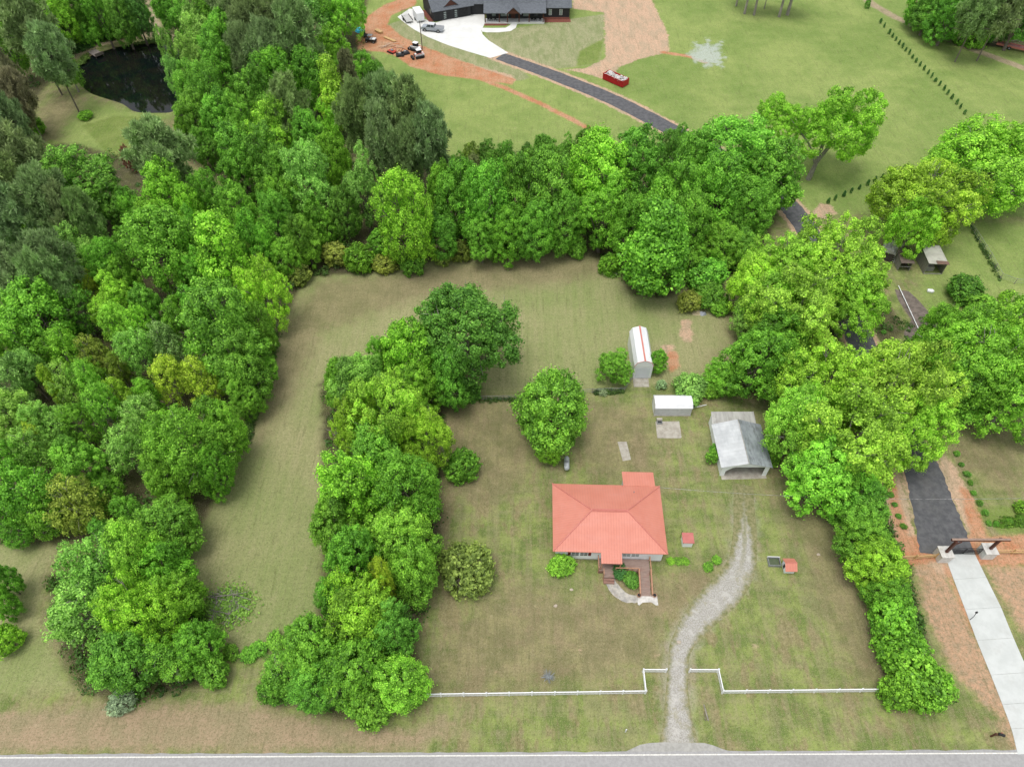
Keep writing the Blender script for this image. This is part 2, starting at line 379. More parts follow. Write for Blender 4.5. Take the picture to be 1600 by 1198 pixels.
# road along the bottom of the view
rdir = (G(1500, 1176) - G(180, 1182)).xy.normalized(); rang = math.atan2(rdir.y, rdir.x)
r0 = G(800, 1179.5)
M_road = surf('asphalt_road', (0.37, 0.365, 0.36), (0.31, 0.305, 0.30), 3.0, 0.85, 0.01, 0.2, dirt=(0.20, 0.20, 0.20), dirt_amt=0.35, dirt_scale=0.15)
M_line = surf('road_paint', (0.80, 0.79, 0.74), (0.6, 0.58, 0.52), 6, 0.7)
M_yel = surf('yellow_road_paint', (0.65, 0.42, 0.05), (0.5, 0.33, 0.05), 6, 0.7)
RM = Matrix.Translation((r0.x, r0.y, 0)) @ Matrix.Rotation(rang, 4, 'Z')
def road_strip(name, y0, y1, z, mat, x0=-900, x1=900, step=20):
    mb = MB(); n = int((x1 - x0) / step)
    for i in range(n):
        mb.face(*[RM @ Vector(p) for p in ((x0 + i * step, y0, z), (x0 + (i + 1) * step, y0, z), (x0 + (i + 1) * step, y1, z), (x0 + i * step, y1, z))])
    return structure(mb.build(name, mat))
rr = random.Random(5)
mb = MB(); top = []; bot = []
for i in range(0, 601):
    x = -300 + i; top.append(RM @ Vector((x, 0.32 + rr.uniform(-0.07, 0.07), 0.02))); bot.append(RM @ Vector((x, -7.3, 0.02)))
for i in range(600): mb.face(bot[i], bot[i + 1], top[i + 1], top[i])
structure(mb.build('road', M_road))
road_strip('road_edge_line', -0.07, 0.05, 0.026, M_line, -300, 300, 10)
road_strip('road_edge_line', -7.0, -6.88, 0.026, M_line, -300, 300, 10)
road_strip('road_centre_line', -3.62, -3.52, 0.026, M_yel, -300, 300, 10)
road_strip('road_centre_line', -3.40, -3.30, 0.026, M_yel, -300, 300, 10)
# paved apron where the gravel drive meets the road
M_apron = surf('apron_asphalt', (0.40, 0.39, 0.36), (0.31, 0.305, 0.28), 2.0, 0.9, 0.01, 0.2)
ap = [G(*p) for p in [(972,1176),(985,1170),(1000,1163),(1015,1160),(1040,1159),(1070,1160),(1100,1160),(1115,1164),(1130,1170),(1148,1175)]]
mb = MB().face(*[(p.x, p.y, 0.014) for p in reversed(ap)]); structure(mb.build('driveway_apron', M_apron))

# gravel driveway
m, nt, b = new_mat('gravel'); nb = NB(nt)
vor = nb.n.new('ShaderNodeTexVoronoi'); vor.inputs['Scale'].default_value = 11.0; nb.l.new(nb.obj(), vor.inputs[0])
f1 = nb.ramp(vor.outputs['Distance'], 0.05, 0.55)
stone = nb.mix(nb.ramp(nb.noise(6.0, 6, 0.85), 0.38, 0.62), (0.46, 0.44, 0.405), (0.26, 0.25, 0.215))
stone = nb.mix(nb.math('MULTIPLY', nb.ramp(nb.noise(0.8, 6, 0.7), 0.5, 0.62), 0.45), stone, (0.56, 0.54, 0.50))
stone = nb.mix(nb.math('MULTIPLY', nb.ramp(nb.noise(0.5, 6, 0.75), 0.52, 0.68), 0.6), stone, (0.27, 0.25, 0.13))
ac, al = nb.attr('across'), nb.attr('along')
en = nb.math('MULTIPLY_ADD', nb.noise(0.9, 7, 0.75), 1.5, -0.75)
verge = nb.ramp(nb.math('ADD', nb.math('ADD', ac, en), nb.math('MULTIPLY', nb.ramp(al, 0.68, 0.95), 0.9)), 0.42, 1.0)
centre = nb.math('MULTIPLY', nb.ramp(nb.math('ADD', nb.math('MULTIPLY', ac, 1.6), nb.math('MULTIPLY', en, 0.8)), 0.45, 0.05), nb.ramp(al, 0.55, 0.85))
gcol = nb.mix(nb.ramp(nb.noise(2.2, 8, 0.75), 0.35, 0.65), (0.125, 0.145, 0.045), (0.29, 0.26, 0.14))
stone = nb.mix(nb.math('MAXIMUM', verge, nb.math('MULTIPLY', centre, 0.75)), stone, gcol)
nb.put(b.inputs['Base Color'], stone); b.inputs['Roughness'].default_value = 0.95
nb.l.new(nb.bump(nb.noise(6.0, 3), 0.8, 0.06), b.inputs['Normal'])
M_gravel = m
gw = [4.6, 3.2, 2.4, 2.3, 2.7, 3.7, 4.2, 3.8, 3.3, 3.0, 2.8, 2.4]; gv, gf, ga, gl = [], [], [], []; n = len(GRAVEL)
for i, p in enumerate(GRAVEL):
    a = Vector(GRAVEL[max(0, i - 1)]); b2 = Vector(GRAVEL[min(n - 1, i + 1)]); d = (b2 - a).normalized(); t = i / (n - 1) * 11; k = min(int(t), 10); w_ = gw[k] + (gw[k + 1] - gw[k]) * (t - k)
    for j in range(9):
        q = (j / 4 - 1); gv.append((p[0] - d.y * q * w_ / 2, p[1] + d.x * q * w_ / 2, 0.012)); ga.append(abs(q)); gl.append(i / (n - 1))
    if i: gf += [((i - 1) * 9 + j + 1, (i - 1) * 9 + j, i * 9 + j, i * 9 + j + 1) for j in range(8)]
gm_ = MB(); gm_.v = gv; gm_.f = gf; gd = structure(gm_.build('gravel_driveway', M_gravel))
for nm_, arr in (('across', ga), ('along', gl)):
    at_ = gd.data.attributes.new(nm_, 'FLOAT', 'POINT'); at_.data.foreach_set('value', arr)
if gd.data.polygons[0].normal.z < 0: gd.data.flip_normals()

# asphalt driveway up to the farmhouse
M_asph = surf('fresh_asphalt', (0.080, 0.082, 0.088), (0.125, 0.125, 0.13), 1.2, 0.85, 0.015, 0.3, dirt=(0.13, 0.125, 0.12), dirt_amt=0.5, dirt_scale=0.25)
structure(ribbon(smooth_line(DRIVE, 2), [3.9, 4.3, 4.5, 4.4, 4.4, 4.4, 4.4, 4.6, 4.8, 5.4, 7.0][:11], 0.016, 0.13, 9).build('asphalt_driveway', M_asph))

# concrete driveway slabs below the gate
M_conc = surf('new_concrete', (0.58, 0.60, 0.58), (0.51, 0.53, 0.51), 0.6, 0.8, 0.006, 0.25, dirt=(0.42, 0.42, 0.39), dirt_amt=0.4, dirt_scale=0.35)
L_ = [G(*p).xy for p in [(1476,866),(1490,905),(1508,952),(1526,1000),(1548,1054),(1566,1100),(1580,1138),(1590,1178)]]
left = smooth_line([tuple(p) for p in L_], 4)
off = Vector((4.6, 0.15)); mb = MB(); dist = 0; start = 0
dirs = (Vector(left[-1]) - Vector(left[0])).normalized()
for i in range(len(left) - 1):
    a, b2 = Vector(left[i]), Vector(left[i + 1])
    g0 = 0.02 if i % 4 == 0 else 0.0
    wa = 3.9 + 0.6 * min(1, i / 8) + max(0, i - 22) * 0.5; wb = 3.9 + 0.6 * min(1, (i + 1) / 8) + max(0, i + 1 - 22) * 0.5
    a2 = a + (b2 - a).normalized() * g0
    mb.slab([tuple(a2), (a2.x + wa, a2.y + 0.30), (b2.x + wb, b2.y + 0.30), tuple(b2)], -0.1, 0.05)
structure(mb.build('concrete_driveway', M_conc))
M_joint = surf('joint', (0.30, 0.30, 0.27), None, 2, 0.9)
# farmhouse parking pad
pad = GP([(621,27),(632,36),(646,46),(668,58),(700,71),(735,82),(766,91),(794,83),(780,74),(764,64),(754,54),(752,48),(757,38),(757,20),(700,30),(677,37),(660,28),(655,16),(640,14)])
M_padc = surf('pad_concrete', (0.72, 0.72, 0.69), (0.64, 0.64, 0.61), 0.4, 0.8, 0.004, 0.25)
structure(MB().slab(pad, -0.1, 0.03).build('farmhouse_concrete_pad', M_padc))
walk = GP([(753,50),(752,44),(770,44.5),(790,44),(797,40),(799,34),(806,34),(808,38),(806,44),(798,49),(780,51),(760,51)])
structure(MB().slab(walk, -0.1, 0.05).build('farmhouse_path', M_padc))

# stone front walk and ramp landing
M_walk = surf('old_walk', (0.50, 0.47, 0.41), (0.30, 0.29, 0.27), 1.6, 0.9, 0.01, 0.2, dirt=(0.42, 0.33, 0.22), dirt_amt=0.5, dirt_scale=0.9)
wline = smooth_line([(12.3, 39.35), (12.45, 38.2), (13.1, 37.1), (14.1, 36.3), (15.7, 36.05)], 6)
structure(ribbon(wline, [1.25, 1.3, 1.4, 1.2, 0.9], 0.02, 0.06, 2).build('curved_path', M_walk))
M_white_conc = surf('pale_concrete', (0.66, 0.64, 0.60), (0.48, 0.46, 0.42), 1.5, 0.85)
structure(MB().slab([(15.6, 36.62), (17.75, 36.68), (18.0, 36.6), (18.0, 35.3), (17.7, 35.3), (17.2, 35.7), (16.1, 35.65), (15.7, 35.3), (15.5, 35.4)], -0.1, 0.04).build('ramp_landing_path', M_white_conc))

# wooded hill line far beyond and a band of distant woods is left to the trees themselves

# ================================================================== FOLIAGE
def leaf_material(name, rough=0.6, trans=0.28, yellow=0.5):
    m, nt, b = new_mat(name); nb = NB(nt)
    oi = nb.n.new('ShaderNodeObjectInfo'); v = nb.attr('var')
    hsv = nb.n.new('ShaderNodeHueSaturation')
    hsv.inputs['Saturation'].default_value = 1.0
    nb.l.new(oi.outputs['Color'], hsv.inputs['Color'])
    nb.l.new(nb.math('MULTIPLY_ADD', v, -0.045 * yellow, 0.5 + 0.0225 * yellow), hsv.inputs['Hue'])
    nb.l.new(nb.math('MULTIPLY_ADD', v, 1.35, 0.38), hsv.inputs['Value'])
    nb.put(b.inputs['Base Color'], hsv.outputs[0])
    b.inputs['Roughness'].default_value = rough; b.inputs['Specular IOR Level'].default_value = 0.25
    tr = nb.n.new('ShaderNodeBsdfTranslucent'); nb.l.new(hsv.outputs[0], tr.inputs[0])
    mx = nb.n.new('ShaderNodeMixShader'); mx.inputs[0].default_value = trans
    out = [n for n in nb.n if n.type == 'OUTPUT_MATERIAL'][0]
    nb.l.new(b.outputs[0], mx.inputs[1]); nb.l.new(tr.outputs[0], mx.inputs[2]); nb.l.new(mx.outputs[0], out.inputs[0])
    return m
M_leaf = leaf_material('leaves', 0.5, 0.26)
M_needle = leaf_material('needles', 0.7, 0.30, 0.25)
M_bark = surf('bark', (0.20, 0.17, 0.14), (0.12, 0.10, 0.08), 4, 0.9, 0.03)
M_palebark = surf('pale_bark', (0.34, 0.31, 0.27), (0.22, 0.20, 0.17), 4, 0.9, 0.03)

def unit(v): return v / (np.linalg.norm(v, axis=-1, keepdims=True) + 1e-9)
def leaf_mesh(name, P, N, size, aspect, var, rng, mat, tangent=None):
    n = len(P)
    t = unit(np.cross(N, rng.normal(size=(n, 3)))) if tangent is None else unit(tangent)
    bt = unit(np.cross(N, t))
    sz = (size * rng.uniform(0.5, 1.35, n))[:, None]
    V = np.stack([P - t * sz, P - bt * sz * aspect - N * sz * 0.15, P + t * sz, P + bt * sz * aspect + N * sz * 0.15], 1).reshape(-1, 3)
    me = bpy.data.meshes.new(name)
    me.vertices.add(4 * n); me.vertices.foreach_set('co', V.astype(np.float32).ravel())
    me.loops.add(4 * n); me.loops.foreach_set('vertex_index', np.arange(4 * n, dtype=np.int32))
    me.polygons.add(n); me.polygons.foreach_set('loop_start', np.arange(0, 4 * n, 4, dtype=np.int32))
    me.update(calc_edges=True)
    a = me.attributes.new('var', 'FLOAT', 'FACE'); a.data.foreach_set('value', np.clip(var, 0, 1).astype(np.float32))
    me.materials.append(mat)
    return me

def sphere_pts(n, rng):
    i = np.arange(n) + 0.5; ph = np.arccos(1 - 2 * i / n); th = math.pi * (1 + 5 ** 0.5) * i + rng.uniform(0, 6.28)
    return np.stack([np.cos(th) * np.sin(ph), np.sin(th) * np.sin(ph), np.cos(ph)], -1)

def broad_proto(seed, ht, z0, nlobe, lobe_r, ncl, cl_r, nleaf, leaf, taper=0.0, gap=0.0, wob=0.18):
    """crown of radius about 1, from z0 to ht, made of lobes > clumps > leaves. returns crown mesh, trunk mesh"""
    rng = np.random.default_rng(seed)
    hz = (ht - z0) / 2; zc = z0 + hz
    D = sphere_pts(nlobe, rng) + rng.normal(scale=0.13, size=(nlobe, 3)); D = unit(D)
    D = D[D[:, 2] > -0.75]
    rad = (1 - lobe_r * 0.85) * rng.uniform(1 - wob * 1.6, 1 + wob, len(D))
    LC = D * rad[:, None]
    prof = np.clip(1 - taper * (LC[:, 2:3] * 0.5 + 0.25), 0.25, 1.3)
    LC = np.concatenate([LC[:, :2] * prof, LC[:, 2:]], 1)
    LC[:, 2] = zc + LC[:, 2] * (hz - lobe_r * 0.5) / (1 - lobe_r * 0.5)
    LR = lobe_r * rng.uniform(0.75, 1.25, len(D))
    lv = rng.uniform(-0.16, 0.16, len(D))
    if gap > 0:
        keep = rng.uniform(size=len(D)) > gap; LC, LR, D, lv = LC[keep], LR[keep], D[keep], lv[keep]
    C = []; CN = []; CV = []
    for c, r, d, v in zip(LC, LR, D, lv):
        S = unit(sphere_pts(ncl, rng) + rng.normal(scale=0.2, size=(ncl, 3)))
        S = S[(S @ unit(np.array([d[0], d[1], d[2] * 0.6 + 0.5]))) > -0.35]
        C.append(c + S * r * rng.uniform(0.72, 1.08, (len(S), 1))); CN.append(S); CV.append(v + rng.uniform(-0.12, 0.12, len(S)))
    C = np.concatenate(C); CN = np.concatenate(CN); CV = np.concatenate(CV)
    # throw away clumps buried well inside neighbouring lobes
    buried = np.zeros(len(C), bool)
    for c, r in zip(LC, LR): buried |= np.linalg.norm(C - c, axis=1) < r * 0.6
    C, CN, CV = C[~buried], CN[~buried], CV[~buried]
    per = max(4, nleaf // len(C)); k = np.repeat(np.arange(len(C)), per); n = len(k)
    d = unit(rng.normal(size=(n, 3)) + CN[k] * 0.55 + np.array([0, 0, 0.35]))
    rc = cl_r * rng.uniform(0.55, 1.5, len(C))[k] * np.where(rng.uniform(size=n) < 0.14, 1.55, 1.0)
    P = C[k] + d * np.array([1, 1, 0.75]) * (rc * rng.uniform(0.3, 1.1, n) ** 0.7)[:, None]
    N = unit(d * 0.9 + CN[k] * 0.3 + rng.normal(scale=0.45, size=(n, 3)) + np.array([0, 0, 0.25]))
    var = 0.5 + CV[k] * 1.2 + rng.normal(scale=0.24, size=n)
    sxy = 1.0 / np.percentile(np.hypot(P[:, 0], P[:, 1]), 97); za, zb = np.percentile(P[:, 2], 1), np.percentile(P[:, 2], 99.7)
    def nrm(A):
        A = np.array(A, float); return np.concatenate([A[:, :2] * sxy, z0 + (A[:, 2:] - za) / (zb - za) * (ht - z0)], 1)
    P = nrm(P); LC = nrm(LC)
    crown = leaf_mesh('crown', P, N, leaf, 0.62, var, rng, M_leaf)
    t = MB(); tr = 0.045 * ht / 2
    zt = z0 + hz * 0.6
    pts = [Vector((0, 0, -0.1)), Vector((rng.uniform(-.03, .03), rng.uniform(-.03, .03), z0 * 0.7 + .1)), Vector((rng.uniform(-.08, .08), rng.uniform(-.08, .08), zt))]
    t.tube(pts[0], pts[1], tr * 1.5, tr, 8); t.tube(pts[1], pts[2], tr, tr * 0.5, 7)
    for c in LC[::1 if len(LC) < 16 else 2]:
        s = pts[1].lerp(pts[2], rng.uniform(0.0, 0.8)); e = Vector(c); mpt = s.lerp(e, 0.5) + Vector((0, 0, 0.08))
        t.tube(s, mpt, tr * 0.5, tr * 0.32, 5, False); t.tube(mpt, e, tr * 0.32, tr * 0.12, 5, False)
    st_ = 1 if len(LC) < 16 else 2
    for c, r, dd in list(zip(LC, LR, D))[::st_]:
        for q in range(4):
            a = Vector(c); d2 = Vector(unit(dd + rng.normal(scale=0.6, size=3) + np.array([0, 0, .4])))
            m2 = a + d2 * r * .7; t.tube(a, m2, .011, .007, 3, False); t.tube(m2, m2 + (d2 + Vector(rng.normal(scale=.4, size=3))) * r * .45, .007, .003, 3, False)
    me = bpy.data.meshes.new('trunk'); me.from_pydata(t.v, [], t.f); me.materials.append(M_palebark if seed >= 90 or 30 <= seed < 40 else M_bark)
    return crown, me, ht

def pine_proto(seed, ht, z0, nbr, ntuft, nneedle, tr_=0.2):
    rng = np.random.default_rng(seed)
    t = MB(); t.tube((0, 0, -0.1), (0.03, 0.02, ht * 0.95), 0.05 * ht / 3, 0.015, 7)
    C = []
    for i in range(nbr):
        f = (i + 0.5) / nbr; z = z0 + (ht - z0) * f
        L = math.sqrt(max(0.05, 1 - f ** 3.2)) * rng.uniform(0.55, 1.1) * (0.7 + 0.3 * min(1, f * 3))
        a = i * 2.4 + rng.uniform(-.5, .5); e = np.array([math.cos(a) * L, math.sin(a) * L, z + 0.25 * L * rng.uniform(0.2, 1.0)])
        t.tube((0, 0, z), tuple(e), 0.02, 0.007, 4, False)
        for j in range(ntuft):
            q = rng.uniform(0.35, 1.0); p = np.array([0, 0, z]) * (1 - q) + e * q
            C.append(p + rng.normal(scale=0.09, size=3) * np.array([1, 1, 0.7]) + np.array([0, 0, 0.03]))
    C.append(np.array([0.03, 0.02, ht * 0.97])); C = np.array(C)
    cv = rng.uniform(-0.2, 0.2, len(C)); per = nneedle // len(C); k = np.repeat(np.arange(len(C)), per); n = len(k)
    d = unit(rng.normal(size=(n, 3)) + np.array([0, 0, 0.7]))
    P = C[k] + d * (tr_ * rng.uniform(0.25, 1.0, n))[:, None] * 0.62
    N = unit(np.cross(d, rng.normal(size=(n, 3))) + np.array([0, 0, 0.3]))
    crown = leaf_mesh('crown', P, N, 0.075, 0.16, 0.45 + cv[k] + rng.normal(scale=0.14, size=n), rng, M_needle, tangent=d + rng.normal(scale=0.25, size=(n, 3)))
    me = bpy.data.meshes.new('trunk'); me.from_pydata(t.v, [], t.f); me.materials.append(M_bark)
    return crown, me, ht

PROTO = {
    'd': [broad_proto(10 + i, 2.7, 0.3, (20, 30, 26, 16, 34, 24)[i], (0.42, 0.33, 0.36, 0.46, 0.30, 0.38)[i], (24, 22, 26, 30, 20, 24)[i], (0.15, 0.115, 0.13, 0.15, 0.105, 0.12)[i], 38000, (0.031, 0.027, 0.030, 0.033, 0.026, 0.031)[i], taper=(0.35, 0.3, 0.5, 0.2, 0.35, 0.6)[i], gap=(0, .06, .1, 0, .06, .12)[i], wob=0.24) for i in range(6)],
    'o': [broad_proto(30 + i, 1.75, 0.30, 30, 0.27, 26, 0.095, 56000, 0.0200, taper=0.1, gap=0.08, wob=0.24) for i in range(4)],
    't': [broad_proto(50 + i, 3.8, 0.35, 24, 0.46, 24, 0.19, 18000, 0.050, taper=0.75, wob=0.2) for i in range(3)],
    'l': [broad_proto(90 + i, 2.5, 0.35, 22, 0.40, 18, 0.16, 13000, 0.036, taper=0.3, gap=0.15, wob=0.3) for i in range(3)],
    'b': [broad_proto(60 + i, 1.6, 0.0, 20, 0.40, 22, 0.17, 9000, 0.058, taper=0.1, wob=0.12) for i in range(3)],
    's': [broad_proto(70 + i, 2.0, 0.0, 14, 0.4, 14, 0.2, 2500, 0.085, taper=0.6, wob=0.2) for i in range(2)],
    'h': [broad_proto(120 + i, 3.0, 1.15, 18, 0.40, 22, 0.15, 14000, 0.04) for i in range(2)],
    'p': [pine_proto(80 + i, 2.3, 0.9, 56, 6, 32000, 0.24) for i in range(4)],
}
COL = {'B': (0.310, 0.630, 0.055), 'M': (0.205, 0.480, 0.048), 'D': (0.150, 0.370, 0.045), 'G': (0.310, 0.450, 0.160), 'O': (0.285, 0.360, 0.065),
       'L': (0.310, 0.570, 0.120), 'Y': (0.480, 0.640, 0.060), 'S': (0.290, 0.470, 0.180), 'N': (0.300, 0.310, 0.150), 'E': (0.080, 0.230, 0.050),
       'P': (0.420, 0.700, 0.075), 'Rd': (0.22, 0.09, 0.06), 'V': (0.25, 0.50, 0.05), 'A': (0.42, 0.52, 0.30)}
CN_ = {'B': 'bright green', 'M': 'mid green', 'D': 'dark green', 'G': 'grey green', 'O': 'olive', 'L': 'light green', 'Y': 'yellow green', 'S': 'silvery green',
       'N': 'brownish', 'E': 'deep green', 'P': 'yellowish green', 'Rd': 'reddish', 'V': 'vivid green', 'A': 'white flowering'}
KN = {'d': ('broadleaf_tree', 'round tree'), 'o': ('spreading_tree', 'spreading tree'), 't': ('tall_tree', 'narrow tree'), 'l': ('loose_tree', 'loose tree'),
      'b': ('shrub', 'rounded shrub'), 's': ('small_shrub', 'low shrub'), 'p': ('pine_tree', 'pine tree'), 'h': ('bare_trunk_tree', 'high crowned tree')}
used_labels = {}
kcount = {}
def words(n):
    one = 'zero one two three four five six seven eight nine ten eleven twelve thirteen fourteen fifteen sixteen seventeen eighteen nineteen'.split()
    ten = 'x x twenty thirty forty fifty sixty seventy eighty ninety'.split()
    return 'hundred' if n >= 100 else one[n] if n < 20 else ten[n // 10] + ('-' + one[n % 10] if n % 10 else '')
def region(px, py):
    if py < 240 and px < 265: return 'around the pond'
    if px < 600 and py < 250: return 'in the wood right of the pond'
    if px >= 1130 and py < 380: return 'by the far lawn' if px < 1400 else 'on the right beyond the sheds'
    if px >= 560 and py < 480 and px < 1230: return 'in the belt behind the field'
    if px < 460 and py > 840: return 'in the front left thicket'
    if px < 480: return 'in the left wood'
    if px < 720 and py > 480: return 'in the strip left of the house'
    if px > 1270 and py > 740: return 'in the hedge right of the lawn'
    return 'right of the carport' if px > 1120 else 'in the back yard'
def place(kind, base, Rm, H, colr, label=None, cat=None, group=None, jig=None, sx=1.0, pick=None):
    i = kcount.get(kind, 0); kcount[kind] = i + 1
    crown, trunk, ht = PROTO[kind][(i if pick is None else pick) % len(PROTO[kind])]
    nm, kn = KN[kind]
    root = empty(nm, (base[0], base[1], 0), random.Random(i * 7 + ord(kind)).uniform(0, 6.28) if sx == 1.0 else 0, label, cat or ('shrub' if kind in 'bs' else 'tree'), group)
    rv = random.Random(i * 17 + ord(kind) * 3).uniform(0.88, 1.12); root.scale = (Rm * sx * rv, Rm / rv, H / ht)
    for n_, me_ in (('trunk', trunk), ('crown', crown)):
        o = bpy.data.objects.new(n_, me_); col.objects.link(o); o.parent = root
        if n_ == 'crown':
            r_ = random.Random(i * 13 + ord(kind)); k = r_.uniform(0.86, 1.14)
            c_ = COL[colr]
            if kind in 'dolt': c_ = tuple(a_ * 0.74 + b_ * 0.26 for a_, b_ in zip(c_, COL['M' if colr != 'P' else 'B']))
            o.color = (c_[0] * k * r_.uniform(0.9, 1.1), c_[1] * k, c_[2] * k * r_.uniform(0.85, 1.15), 1)
    return root
def tree(cx, cy, r, H, kind, colr, label=None, sx=1.0, pick=None, group=None):
    zc = H * {'b': 0.5, 'p': 0.68}.get(kind, 0.56)
    p = G(cx, cy, zc); s = math.cos(PITCH) * (cy + 723.5) / (CAM_H - zc)
    if not label:
        base = '%s %s %s' % (CN_[colr], KN[kind][1], region(cx, cy))
        a_, d_ = round(max(0, cx) / 16), round(max(0, cy) / 11.98)
        label = '%s, %s percent across, %s down' % (base, words(a_), words(d_))
        assert label not in used_labels, label
    used_labels[label] = 1
    if group is None:
        group = {'p': 'pine trees', 'b': 'shrubs', 's': 'low shrubs', 'o': 'wide spreading trees'}.get(kind, 'broadleaf trees')
    return place(kind, (p.x, p.y), r / s, H, colr, label, None, group, sx=sx, pick=pick)

